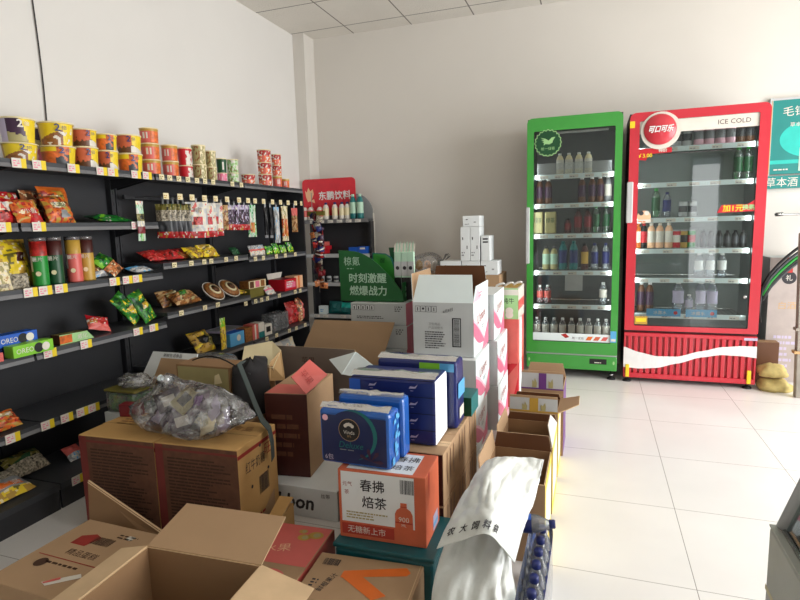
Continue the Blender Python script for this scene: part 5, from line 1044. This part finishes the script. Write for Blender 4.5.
# 11. carton stack at the back wall
YW = 4.72
for k in range(2):
    for j, x in enumerate((-1.2, -.905, -1.495)):
        carton('kraft_carton', 'kraft carton standing at the back wall, %s %s, mostly hidden by white cartons' % (('lower', 'upper')[k], ('middle', 'right', 'left')[j]), x, YW, k*.443, .29, .4, .442, {'*': 'kraft'}, lambda m, w, d, h: tape(m, w, d, h), group='kraft cartons at the back wall')
def pr_med(m, w, d, h):
    fr = FRONT(w, d); m.rect(fr, w*.2, w*.3, h*.62, h*.7, 'ink', 1); m.rect(fr, w*.65, w*.78, h*.35, h*.45, 'grey', 1); m.lines(fr, w*.12, w*.5, h*.15, h*.3, 2, 'grey', 1, .02)
def wx(u): return float(hit(u, 260, y=YW)[0])
def wz(v): return float(hit(475, v, y=YW)[2])
zb = wz(261)
def wbox(label, u0, u1, z0, h, pr=pr_med, d=.2): 
    carton('medicine_box', label, (wx(u0)+wx(u1))/2, YW, z0, wx(u1)-wx(u0)-.002, d, h, {'*': 'white_card'}, pr, 0, 'white box', 'white boxes stacked at the back wall')
wbox('low white box at the left of the base row by the back wall', 440, 461, .887, zb-.888); wbox('low white box in the middle of the base row by the back wall', 461.5, 480, .887, zb-.888); wbox('low white box with grey marks at the right end of the base row', 480.5, 498, .887, zb-.888)
h2 = wz(226.5)-zb-.002
wbox('tall white box, left of the three standing by the back wall', 460.5, 470, zb+.001, h2); wbox('tall white box, middle of the three standing by the back wall', 470.2, 480, zb+.001, h2); wbox('shorter white box, right of the three standing by the back wall', 481, 490, zb+.001, wz(236)-zb, lambda m, w, d, h: (m.rect(FRONT(w, d), w*.2, w*.8, h*.84, h*.9, 'ink', 1), m.rect(FRONT(w, d), w*.2, w*.8, h*.72, h*.78, 'ink', 1)))
wbox('small white box lying on top of the tall pair by the back wall', 463, 480, zb+h2+.003, wz(215.5)-zb-h2-.004)
# bag of buns by the wall
def blob_bag(m, rx, ry, rz, seed, film_m, amp=.18, nu=28, nv=18):
    def f(a, b):
        th = a*2*math.pi; ph = (b-.5)*math.pi; v = Vector((math.cos(ph)*math.cos(th), math.cos(ph)*math.sin(th), math.sin(ph)))
        k = 1+amp*noise.noise(v*1.8+Vector((seed, 0, 0)))+amp*.35*abs(noise.noise(v*6+Vector((0, seed, 0))))
        z = v.z*rz*k; return (v.x*rx*k, v.y*ry*k, max(z, -rz*.62))
    m.grid(f, nu, nv, film_m, True, True)
c = hit(432, 264, y=4.66)
t = thing('plastic_bag', 'clear plastic bag of yellow and pink goods left of the white boxes', 'plastic bag', (-1.48, 4.94, .888)); m = MB(); blob_bag(m, .17, .12, .11, 3, 'clear_wrap'); m.v = [(a, b, c_+.07) for a, b, c_ in m.v]
for k in range(6): m.tube([(.13, 0, .07), (.17+.01*k, .01*k, .13+.01*(k % 3)), (.2, .02*k-.04, .17)], .004, 'clear_wrap', 5)
m.build('bag_film', t)
for i, (dx, c_, r_) in enumerate(((-.085, 'gold', .038), (-.005, 'peach', .038), (.07, 'offwhite', .034))):
    m = MB(); m.lathe([(0, 0), (r_*.8, .01), (r_, .035), (r_*.7, .08), (0, .1)], c_, seg=16); o = m.build('bun'); o.location = (-1.45+dx, 4.9, .91); tag(o, '%s wrapped bun inside the clear bag by the back wall' % {'gold': 'golden', 'peach': 'peach coloured', 'offwhite': 'white'}[c_], 'bun')
# 12. green / red milk cartons behind the white ones
g = 'drink cartons between white cartons and green cooler'
def pr_milk(m, w, d, h):
    fr = FRONT(w, d); m.rect(fr, 0, w, h-.05, h-.01, 'offwhite', 1); m.txt(fr, '纯牛', w*.45, h*.6, .04, 'ink', 1, wmax=.08)
    for k in range(2): m.disc(fr, w*.5, h*(.15+k*.13), .028, 'offwhite', 1+k, 14, .9)
    m.rect(TOP(w, d, h), .01, w-.01, .02, d-.02, 'gold', 1); fr = RIGHT(w, d); m.rect(fr, 0, d, 0, h, 'offwhite', 1); m.rect(fr, 0, d, h*.3, h*.6, 'salmon', 2)
def pr_redc(m, w, d, h): fr = FRONT(w, d); m.shape(fr, [(0, 0), (w*.6, 0), (w, h*.7), (w, h), (0, h*.5)], 'salmon', 1); fr = RIGHT(w, d); m.rect(fr, d*.2, d*.6, 0, h, 'cool_white', 1)
for k, (h, mm, pr, lb) in enumerate(((.33, {'*': 'red'}, pr_redc, 'red carton at the bottom of the stack between white cartons and green cooler'), (.33, {'*': 'salmon'}, pr_redc, 'salmon red carton in the middle of the stack beside the white cartons'), (.225, {'*': 'palegreen', 'top': 'offwhite'}, pr_milk, 'light green milk carton on top of the red cartons'))):
    carton('drink_case', lb, -.56, 3.9, sum((.32, .32, .215)[:k])+.003*k, .125, .33, h, mm, pr, 0, group=g)
m = MB()
o = bpy.data.objects['drink_case.002'] if 'drink_case.002' in bpy.data.objects else None
for k in range(3):
    c = hit(487+k*13.5, 274, y=3.9); 
    m = MB(); m.tube([(-.03, 0, 0), (-.024, 0, .02), (.0, 0, .032), (.024, 0, .036), (.03, 0, .03)], .008, 'white', 8)
    zt = .888 if k else .885
    m.box(-.035, -.025, -.008, .008, -.0, .01, 'white')
    q = m.build('carton_handle', o); q.location = (-.075+.055*k, -.1+.06*k, .215)
# 13. gift cartons
def hands(c1, c2):
    def pr(f, fr, a, b):
        f.rect(fr, .003, a-.003, .004, b-.012, 'lightgrey', 1); f.rect(fr, a*.42, a*.6, .0, b-.012, c1, 2)
        for s in (-1, 1):
            x = a*.51+s*a*.19; f.shape(fr, [(x-.012, .01), (x+.012, .01), (x+.014, b*.35), (x+.004*s+.006, b*.62), (x-.002, b*.4), (x-.012, b*.5)], c2, 3)
        f.rect(fr, 0, a, 0, .008, c1, 3)
    return pr
def gift(label, y0, h, side, front, fl, w=.25, d=.33, cx=-.285):
    def pr(m, w, d, h): fr = RIGHT(w, d); m.rect(fr, 0, d, 0, h, side, 1); m.rect(fr, .03, d-.03, .05, h-.04, 'offwhite' if side == 'yellow' else side, 2)
    return open_carton('gift_carton', label, cx, y0, 0, w, d, h, {'*': 'kraft', 'right': side}, 'kraft_dark', fl, prints=pr, group='narrow open gift cartons in a row')
gift('nearest narrow open carton with kraft flaps, beside the sack mouth', 2.06, .33, 'yellow', 0, {'back': (.07, .05, 'kraft', 'brown', .012, None), 'left': (.08, .15, 'kraft', 'kraft', .01, None)})
gift('second narrow open carton, brown inside, with yellow edge', 2.46, .32, 'yellow', 0, {'back': (.04, .05, 'kraft', 'brown', .012, None), 'left': (.07, .1, 'kraft', 'kraft', .03, None), 'right': (.075, -.35, 'offwhite', 'kraft_edge', .09, None)})
gift('third narrow open carton with a grey and orange hands print flap', 2.85, .345, 'yellow', 0, {'back': (.03, 0, 'kraft', 'brown', .01, None), 'front': (.085, -.1, 'kraft', 'kraft', .004, hands('gold', 'khaki')), 'right': (.11, 1.2, 'kraft', 'kraft', .05, None)}, d=.25)
gift('farthest narrow open carton with a purple hands print flap', 3.13, .385, 'purple', 0, {'front': (.105, -.06, 'kraft', 'kraft', .004, hands('purple', 'khaki')), 'back': (.08, .1, 'kraft', 'kraft', .02, None)}, w=.235, d=.3, cx=-.265)
# 14. left pile behind the plastic bag
carton('kraft_carton', 'plain kraft carton hidden behind the brown pair, carrying the dark bag', -1.765, 2.14, 0, .44, .38, .42, {'*': 'kraft'}, lambda m, w, d, h: tape(m, w, d, h))
def pr_ol(m, w, d, h): m.rect(FRONT(w, d), .01, w-.01, .01, h-.01, 'khaki', 1); m.shape(FRONT(w, d), [(w*.7, h*.6), (w*.85, h*.65), (w*.8, h*.85), (w*.72, h*.8)], 'cream', 2)
carton('crumpled_carton', 'grey brown crumpled carton standing behind the plastic bag', -1.86, 2.23, .421, .33, .15, .235, {'*': 'kraft_dark'}, pr_ol, 0)
carton('taped_carton', 'pale carton with red tape beside the shelving, left of the plastic bag', -2.21, 2.12, 0, .42, .3, .40, {'*': 'grey_card'}, lambda m, w, d, h: (m.rect(FRONT(w, d), w*.55, w*.64, 0, h, 'chilli', 1), m.lines(FRONT(w, d), w*.35, w*.8, h*.45, h*.6, 2, 'ink', 2, .02)))
t = thing('windowed_box', 'white box lid with brown window leaning behind the plastic bag', 'box', (-2.15, 2.34, .0)); m = MB()
A_ = [(-.235, -.04, .46), (.13, -.04, .46), (.115, .07, .665), (-.19, .07, .665)]; m.slab(A_, .006, 'white_card'); m.slab([(-.14, -.036, .47), (.10, -.036, .47), (.095, .052, .635), (-.12, .052, .635)], .002, 'kraft'); fr = (A_[0], (1, 0, 0), (0, .47, .88)); m.txt(fr, '新鲜生活食品', .19, .215, .02, 'ink', 3, wmax=.24); m.build('box_lid', t)
m = MB(); m.box(-.235, .13, -.04, .06, .402, .46, 'white_card'); m.build('box_base', t)
t = thing('food_container', 'clear tub of olive green pickles standing by the dark shelves', 'container', (-2.31, 2.205, .401)); m = MB(); m.box(-.1, .1, -.08, .08, 0, .11, 'clear_plastic', .015); m.box(-.09, .09, -.07, .07, .004, .095, 'leafy', .01); m.build('tub_body', t); m = MB(); m.box(-.105, .105, -.083, .083, .11, .122, 'olive', .005); m.build('tub_lid', t)
m = MB(); blob_bag(m, .09, .06, .04, 8, 'clear_wrap', .5); o = m.build('clear_wrap'); o.location = (-2.27, 2.20, .401+.122+.03); o.name = 'crumpled_wrap'; tag(o, 'crumpled clear wrap lying on the pickle tub', 'plastic wrap')
t = thing('food_container', 'oval clear tray with lid behind the white windowed box', 'container', (-2.22, 2.72, .0)); m = MB(); m.lathe([(.12, .45), (.17, .52), (.18, .53)], 'olive', seg=28); m.v = [(a*1.1, b*.8, c_) for a, b, c_ in m.v]; m.box(-.15, .15, -.1, .1, .0, .45, 'kraft_dark'); m.build('tray', t); m = MB(); m.lathe([(.18, .53), (.165, .56), (.1, .575), (0, .577)], 'clear_plastic', seg=28); m.v = [(a*1.1, b*.8, c_) for a, b, c_ in m.v]; m.build('tray_lid', t)
pbox('red_packet', 'red packet tucked under the left edge of the plastic bag', 'packet', -2.16, -2.06, 1.98, 2.03, .451, .06, {'*': 'darkred'}, rz=.2)
# dark bag with strap
t = thing('shoulder_bag', 'black cloth bag with a long dark grey strap hanging over the brown carton', 'bag', (-1.60, 2.28, .423)); m = MB()
def f(a, b):
    th = a*2*math.pi; r_ = (1-.12*b)*(1+.12*math.sin(3*th+b*3)); return (.07*math.cos(th)*r_*(1 if b < .98 else .2), .13*math.sin(th)*r_*(1 if b < .98 else .2), b*.27+.012*math.sin(5*th)*b)
m.grid(f, 20, 10, 'cloth_black', True, True); m.build('bag_body', t)
m = MB(); P = [(-.02, -.05, .29), (.02, -.12, .30), (.05, -.2, .24), (.08, -.245, .12), (.11, -.25, .035), (.15, -.27, .032), (.2, -.32, .033)]
P = [(-1.60, 2.22, .69), (-1.575, 2.15, .715), (-1.53, 2.08, .66), (-1.47, 2.0, .56), (-1.42, 1.93, .475), (-1.40, 1.86, .456), (-1.385, 1.80, .456), (-1.372, 1.765, .452), (-1.355, 1.755, .38)]
P = [(-1.58, 2.2, .70), (-1.56, 2.12, .715), (-1.50, 2.08, .65), (-1.44, 2.05, .56), (-1.385, 2.02, .49), (-1.335, 2.0, .462), (-1.318, 1.99, .40), (-1.316, 1.985, .33)]
for p, q in zip(P, P[1:]):
    p, q = Vector(p), Vector(q); s_ = Vector((.010, -.027, 0)); m.slab([p-s_, q-s_, q+s_, p+s_], .003, 'strap_grey')
m.v = [tuple(Vector(v)-Vector((-1.60, 2.28, .423))) for v in m.v]; m.build('strap', t)
m = MB(); m.tube([(-1.95+.05*k, 2.27-.01*k, .67+.035*math.sin(k*.5)) for k in range(9)], .004, 'black', 6); m.v = [tuple(Vector(v)-Vector((-1.60, 2.28, .423))) for v in m.v]; m.build('cord', t)
m = MB(); m.slab([(-1.86, 2.56, .60), (-1.66, 2.56, .57), (-1.64, 2.62, .66), (-1.72, 2.66, .70), (-1.88, 2.62, .67)], .003, 'cream'); m.slab([(-1.68, 2.55, .5), (-1.6, 2.58, .5), (-1.64, 2.62, .66), (-1.68, 2.56, .6)], .003, 'tan'); m.slab([(-1.87, 2.565, .60), (-1.66, 2.565, .58), (-1.66, 2.58, .43), (-1.87, 2.58, .43)], .003, 'kraft'); m.box(-1.9, -1.6, 2.58, 2.66, 0, .44, 'kraft')
tag(m.build('crumpled_paper', world=True, loc=(-1.75, 2.6, 0)), 'cream crumpled packing paper behind the black bag', 'paper')
# 15. plastic bag on the brown pair
BX, BY, BZ = -1.66, 1.90, .452
t = thing('plastic_bag', 'clear knotted plastic bag of purple snack packs on the brown cartons', 'plastic bag', (BX, BY, BZ)); m = MB()
def f(a, b):
    th = a*2*math.pi; ph = (b-.5)*math.pi; v = Vector((math.cos(ph)*math.cos(th), math.cos(ph)*math.sin(th), math.sin(ph)))
    k = 1+.22*noise.noise(v*1.6+Vector((5, 0, 0)))+.12*abs(noise.noise(v*7))
    x = v.x*.275*k; y = v.y*.135*k; z = v.z*.12*k
    z *= 1.0 if x < .12 else 1-.5*(x-.12)/.16
    r_ = math.hypot(x+.12, y)   # pulled up to the knot left of the middle
    z += .05*math.exp(-(r_/.05)**2) if z > 0 else 0
    return (x, y, max(z, -.092)+.093)
m.grid(f, 56, 36, 'clear_wrap', True, True); m.build('bag_film', t)
m = MB(); P = [(-.13, -.02, .22), (-.125, -.03, .245), (-.10, -.04, .25), (-.07, -.05, .235)]; m.tube(P, [.03, .012, .014, .03], 'clear_wrap', 12); m.tube([(-.13, -.03, .242), (-.115, -.042, .25)], .014, 'cool_white', 8)
for k in range(5): m.tube([(-.13, -.02, .235), (-.16-.01*k, -.03+.02*k, .25-.012*k), (-.21, -.05+.03*k, .2-.02*k)], .004, 'clear_wrap', 5)
m.build('bag_knot', t)
pk = [(-.16, -.02, .0, 'plum', 'lilac', 0.3), (-.09, .03, .0, 'purple', 'plum', .8), (-.03, -.03, .0, 'plum', 'offwhite', 1.3), (.04, .02, .0, 'black', 'khaki', .2), (.10, -.02, 0, 'cream', 'khaki', -.5), (.155, .01, 0, 'lilac', 'offwhite', -.6), (-.12, 0, .075, 'plum', 'offwhite', 1.2), (-.03, .0, .08, 'khaki', 'black', .6), (.05, .0, .08, 'plum', 'purple', -.3), (.12, 0, .055, 'lilac', 'plum', -.9)]
for i, (dx, dy, dz, c1, c2, a) in enumerate(pk):
    m = pillow(.09, .11, .04, spot(.2, .8, .3, .7, c2, bands((1, c1))), 8, 8, 200+i); R = Matrix.Rotation(a, 4, 'Y') @ Matrix.Rotation(-.75, 4, 'X'); m.v = [tuple(R @ Vector((v[0], v[1], v[2]-.055))) for v in m.v]
    zm = min(v[2] for v in m.v); m.v = [(p, q, s_-zm) for p, q, s_ in m.v]
    o = m.build('snack_pack'); o.location = (BX+dx, BY+dy, BZ+.003+dz); tag(o, '%s snack pack in the knotted bag, %s from left' % ({'plum': 'dark purple', 'purple': 'purple', 'black': 'black', 'cream': 'cream', 'lilac': 'lilac', 'khaki': 'khaki'}[c1]+' and '+c2.replace('offwhite', 'white'), ['first', 'second', 'third', 'fourth', 'fifth', 'sixth', 'upper first', 'upper second', 'upper third', 'upper fourth'][i]), 'snack pack', 'snack packs inside the knotted bag')
# 16. woven sack
t = thing('woven_sack', 'large white woven plastic sack slumped over the bottles and kraft cartons', 'sack', (-.36, 1.6, 0)); m = MB()
path = [(-.33, 1.50, .0, .12, .10), (-.335, 1.52, .07, .135, .12), (-.34, 1.56, .15, .128, .11), (-.35, 1.62, .22, .11, .095), (-.34, 1.70, .29, .10, .07), (-.315, 1.79, .36, .095, .045), (-.285, 1.87, .42, .09, .03), (-.27, 1.925, .455, .088, .016)]
def P_(b):
    q = b*(len(path)-1); i = min(int(q), len(path)-2); s_ = q-i; return [path[i][k]*(1-s_)+path[i+1][k]*s_ for k in range(5)]
def f(a, b):
    x, y, z, rx, ry = P_(b); th = a*2*math.pi
    cx_, sy_ = math.cos(th), math.sin(th); fold = 1+.10*math.sin(th*3+b*6)+.07*math.sin(th*7+b*3)*min(1, b*2)+.10*noise.noise(Vector((cx_*2, sy_*2, b*6)))
    crease = .035*abs(noise.noise(Vector((cx_*3+3+b*2, sy_*3, b*4))))+.012*abs(noise.noise(Vector((cx_*9+3, sy_*9, b*10))))
    return (x+rx*cx_*fold, y+ry*sy_*fold-crease, z+.012*math.sin(th*2+1)*b+.012*noise.noise(Vector((cx_*3, b*8, 1))))
m.grid(f, 72, 60, 'sack_weave', True, True)
m.v = [(v[0], v[1], max(v[2], .002)) for v in m.v]
m.v = [tuple(Vector(v)-Vector((-.36, 1.6, 0))) for v in m.v]
m.build('sack_body', t)
# broad collar of the sack folded over to the front, tapering to a tail on the right
S0 = Vector((-.36, 1.6, 0))
def HP(u, v, y): return Vector(hit(u, v, y=y))-S0
KEY = [[HP(486, 462, 1.90), HP(499, 458, 1.88), HP(514, 458, 1.90), HP(529, 458, 1.93), HP(544, 460, 1.94)],
       [HP(476, 476, 1.80), HP(487, 474, 1.74), HP(504, 478, 1.79), HP(524, 478, 1.86), HP(540, 480, 1.90)],
       [HP(464, 497, 1.70), HP(481, 494, 1.66), HP(497, 500, 1.64), HP(518, 502, 1.76), HP(533, 504, 1.82)],
       [HP(450, 522, 1.60), HP(470, 517, 1.58), HP(491, 520, 1.56), HP(509, 527, 1.66), HP(523, 532, 1.72)],
       [HP(437, 549, 1.53), HP(461, 541, 1.53), HP(486, 534, 1.53), HP(502, 548, 1.57), HP(514, 563, 1.62)]]
def cr_(p, q, s_, t_, k): return .5*((2*q)+(s_-p)*k+(2*p-5*q+4*s_-t_)*k*k+(3*q-p-3*s_+t_)*k**3)
def sp(row, q):
    q = q*(len(row)-1); i = min(int(q), len(row)-2); k = q-i; g_ = lambda j: row[max(0, min(len(row)-1, j))]
    return cr_(g_(i-1), g_(i), g_(i+1), g_(i+2), k)
m = MB()
def f(a, b):
    p = sp([sp(rw, a) for rw in KEY], b)
    n1 = abs(noise.noise(Vector((a*3+b*2, b*2-a, 4)))); n2 = abs(noise.noise(Vector((a*7-b*3, b*5+a*2, 9)))); n3 = abs(noise.noise(Vector((a*16+b*9, b*10, 2))))
    return tuple(p+Vector((-.02, -.6, .55))*(n1*.035+n2*.02+n3*.007)*math.sin(math.pi*min(1, max(0, .12+.8*b))))
m.grid(f, 56, 56, 'sack_weave')
o = m.build('sack_mouth', t); md = o.modifiers.new('thickness', 'SOLIDIFY'); md.thickness = .003; md.offset = -1
m = MB()
for (k, s_) in ((.12, '农'), (.24, '大'), (.36, '饲'), (.48, '料'), (.6, '袋')):
    p = Vector(f(k, .9)); q = Vector(f(k+.08, .9)); u_ = (q-p).normalized(); p2 = Vector(f(k, .8)); v_ = (p2-p).normalized(); m.txt((tuple(p+Vector((0, -.006, .006))), tuple(u_), tuple(v_)), s_, 0, .013, .026, 'ink', 2, bold=.0007)
m.build('sack_lettering', t)
# 17. bottle pack
g = 'soda bottles in the shrink wrapped pack'
bm_ = MB(); bm_.lathe([(.03, 0), (.0335, .006), (.033, .02), (.0335, .06), (.0325, .11), (.0335, .14), (.03, .165), (.016, .195), (.013, .205)], 'black', seg=18, fn=lambda i, q: 'water_plastic' if i not in (3, 4) else ('blue' if q < .6 else 'navy')); BT['soda'] = bm_
bm_.lathe([(.014, .2), (.0155, .202), (.0155, .218), (.013, .222), (0, .222)], 'navy', seg=14)
bm_.lathe([(.02, .02), (.029, .03), (.029, .12), (.02, .165)], 'plum', seg=12)
for i, y in enumerate((1.50, 1.575, 1.65, 1.725, 1.80, 1.875, 1.95)):
    put('soda', -.16, y, .003, 'blue-capped soda bottle in the outer row beside the floor tiles, %s from the camera' % NUM[i], g, 'soda_bottle')
b_ = put('soda', -.0, 1.9, .27, 'dark soda bottle lying across the top of the bottle pack', g, 'soda_bottle'); b_.rotation_euler = (0, math.pi/2*.96, .12); b_.location = (-.33, 1.86, .262)
t = thing('shrink_wrap', 'clear shrink wrap around the row of soda bottles', 'shrink wrap', (-.175, 1.725, 0)); m = MB()
def f(a, b):
    th = a*2*math.pi; r_ = 1+.03*noise.noise(Vector((math.cos(th)*3, math.sin(th)*3, b*6))); s = lambda v: math.copysign(abs(v)**.35, v)
    k = 1 if b < .8 else 1-(b-.8)*2
    return (.043*s(math.cos(th))*r_, .272*s(math.sin(th))*r_*(.9+.1*k), b*.215)
m.grid(f, 60, 12, 'clear_plastic', True, True); m.v = [(a+.013, b, c_) for a, b, c_ in m.v]; m.build('wrap_film', t)
# 18. glass showcase bottom right
t = thing('glass_showcase', 'grey metal counter with slanted glass pane at the lower right edge', 'showcase', (.65, .8, 0)); m = MB()
m.box(.352, 1.1, .2, 1.25, 0, .70, {'*': 'galvanised'}, .006); m.rect(((.352, 1.25, 0), (0, -1, 0), (0, 0, 1)), 0, 1.05, .56, .572, 'khaki', 1); m.build('counter_base', t, True)
m = MB(); m.box(.352, 1.1, .2, 1.25, .70, .704, 'galvanised'); m.box(.39, 1.08, .22, 1.22, .704, .706, 'mint'); m.build('counter_top', t, True)
gp = [(.372, 1.235, .705), (.372, .2, .705), (.50, .2, 1.1), (.50, 1.235, 1.1)]
m = MB(); m.slab(gp, .006, 'case_glass'); m.box(.50, 1.1, .2, 1.235, 1.095, 1.1, 'case_glass'); m.slab([(.50, 1.235, 1.1), (.372, 1.235, .705), (1.1, 1.235, .705), (1.1, 1.235, 1.1)], .004, 'case_glass'); m.build('glass_pane', t, True)
def bar(m, p, q, r_=.009, mm='chrome'):
    p, q = Vector(p), Vector(q); m.tube([p, q], r_, mm, 4)
m = MB(); bar(m, gp[0], gp[3], .014, 'lightgrey'); bar(m, gp[0], gp[1], .006); bar(m, gp[3], gp[2], .01); bar(m, gp[3], (1.1, 1.235, 1.1), .01); bar(m, (.375, 1.235, .708), (1.1, 1.235, .708), .006); m.build('metal_frame', t, True)
m = MB(); m.box(.45, 1.0, .35, 1.15, .706, .712, 'cream'); m.tube([(.46, 1.12, .73), (.52, 1.02, .76), (.56, .9, .75), (.6, .8, .74)], .006, 'gold', 8); m.build('inner_tray', t, True)
# 19. poster, rod, things right of the red cooler
t = thing('wall_poster', 'teal framed poster with white brush characters on the back wall', 'poster', (1.9, 5.36, 1.5)); m = MB()
px0, px1, pz0, pz1 = 1.335, 2.45, 1.66, 2.24
m.box(px0, px1, 5.345, 5.375, pz0, pz1, 'poster_teal'); fr = ((px0, 5.345, pz0), (1, 0, 0), (0, 0, 1))
m.disc(fr, .30, .27, .24, 'poster_light', 1, 40, .62) ; m.txt(fr, '毛铺', .15, .49, .075, 'offwhite', 3); m.txt(fr, '草本荞酒', .2, .385, .035, 'offwhite', 3)
m.shape(fr, [(.2, .02), (.4, .02), (.4, .2), (.34, .24), (.33, .3), (.27, .3), (.26, .24), (.2, .2)], 'mint', 4); m.rect(fr, .0, 1.1, .08, .11, 'poster_light', 2); m.lines(fr, .03, .18, .03, .05, 1, 'offwhite', 4, .02); m.build('poster_board', t, True)
m = MB(); m.box(px0-.02, px0, 5.34, 5.378, pz0-.02, pz1+.02, 'lightgrey'); m.box(px0-.008, px0-.004, 5.339, 5.34, pz0, pz1, 'gold'); m.box(px0, px1, 5.34, 5.378, pz1, pz1+.015, 'lightgrey'); m.build('poster_frame', t, True)
m = MB(); m.box(px0-.035, px1, 5.335, 5.376, 1.545, 1.645, 'poster_teal'); fr = ((px0-.035, 5.335, 1.545), (1, 0, 0), (0, 0, 1)); m.txt(fr, '草本酒', .125, .05, .075, 'offwhite', 1, wmax=.22); m.build('lower_banner', t, True)
m = MB(); m.lathe([(0, 0), (.028, 0), (.028, .012), (0, .012)], 'chrome', (1.38, 5.2, 1.33), 14); m.tube([(1.36, 5.2, 1.335), (1.41, 5.2, 1.337), (1.42, 5.2, 1.335), (1.9, 5.2, 1.33)], [.014, .016, .009, .009], 'steel', 12); m.tube([(1.7, 5.2, 1.33), (1.7, 5.375, 1.33)], .01, 'steel', 8); tag(m.build('wall_rod', world=True, loc=(1.6, 5.25, 1.33)), 'short metal rod fixed below the teal poster', 'metal rod')
def cardboard(name, label, pts, th, mm, extra=None, cat='carton'):
    m = MB(); m.slab(pts, th, mm)
    if extra: extra(m)
    c = sum((Vector(p) for p in pts), Vector())/len(pts); c.z = min(p[2] for p in pts); return tag(m.build(name, world=True, loc=tuple(c)), label, cat)
def pr_r(m, w, d, h):
    fr = FRONT(w, d); d = w; m.rect(fr, .002, w-.002, .002, h-.002, 'shaded_card', .5); m.disc(fr, d*.5, h*.84, .05, 'ink', 1, 20); m.rect(fr, d*.42, d*.58, h*.88, h, 'chilli', 1.5); m.txt(fr, '礼', d*.5, h*.84, .045, 'offwhite', 2); m.txt(fr, '白酒', d*.5, h*.62, .06, 'tan', 1); m.lines(fr, d*.2, d*.8, h*.12, h*.4, 6, 'lilac', 1, .03)  # front rect darkens the pale card: painted shade
carton('tall_carton', 'tall pale pink carton standing right of the red cooler', 1.45, 5.08, 0, .27, .25, 1.0, {'*': 'grey_card'}, pr_r, 0)
carton('brown_carton', 'brown carton low on the floor behind the yellow sacks', 1.31, 4.97, 0, .15, .1, .34, {'*': 'kraft_dark', 'front': 'brown'})
m = MB()
for i, (rr, c_) in enumerate(((.0, 'black'), (.028, 'darkgrey'), (.052, 'green'), (.07, 'black'), (.09, 'darkgrey'))):
    P = [(1.23+rr*.3+.5*q, 4.93+.02*i, .78+.42*math.sin(q*math.pi*.5)**.75-rr*1.3+.0*q) for q in [k/10 for k in range(11)]]; m.tube(P, .011, c_, 8)
m.tube([(1.232, 4.93, .8), (1.225, 4.94, .6), (1.24, 4.95, .5)], .011, 'black', 8); tag(m.build('hose_bundle', world=True, loc=(1.5, 4.95, .7)), 'bundle of black and green hoses arching over the pink carton', 'hose')
for i, (x, y, z, s_) in enumerate(((1.325, 4.80, 0, .95), (1.30, 4.82, .108, .8))):
    m = MB(); blob_bag(m, .12*s_, .09, .058, 20+i, 'burlap', .3, 22, 14); zm = min(v[2] for v in m.v); m.v = [(a, b, c_-zm) for a, b, c_ in m.v]; o = m.build('grain_sack'); o.location = (x, y, z+.001); tag(o, ('yellowish woven sack on the floor between red cooler and wooden post', 'yellowish woven sack lying on top of another beside the red cooler')[i], 'sack')
m = MB(); m.box(-.018, .018, -.03, .03, 0, 1.2, 'wood_grey', .004); m.box(-.03, .03, -.035, .035, .5, .52, 'wood_grey'); m.box(-.035, .03, -.035, .035, .33, .35, 'tan'); o = m.build('wooden_post'); o.location = (1.43, 4.66, 0); o.rotation_euler = (0, -.03, 0); tag(o, 'weathered wooden post standing at the right edge of the photo', 'post')
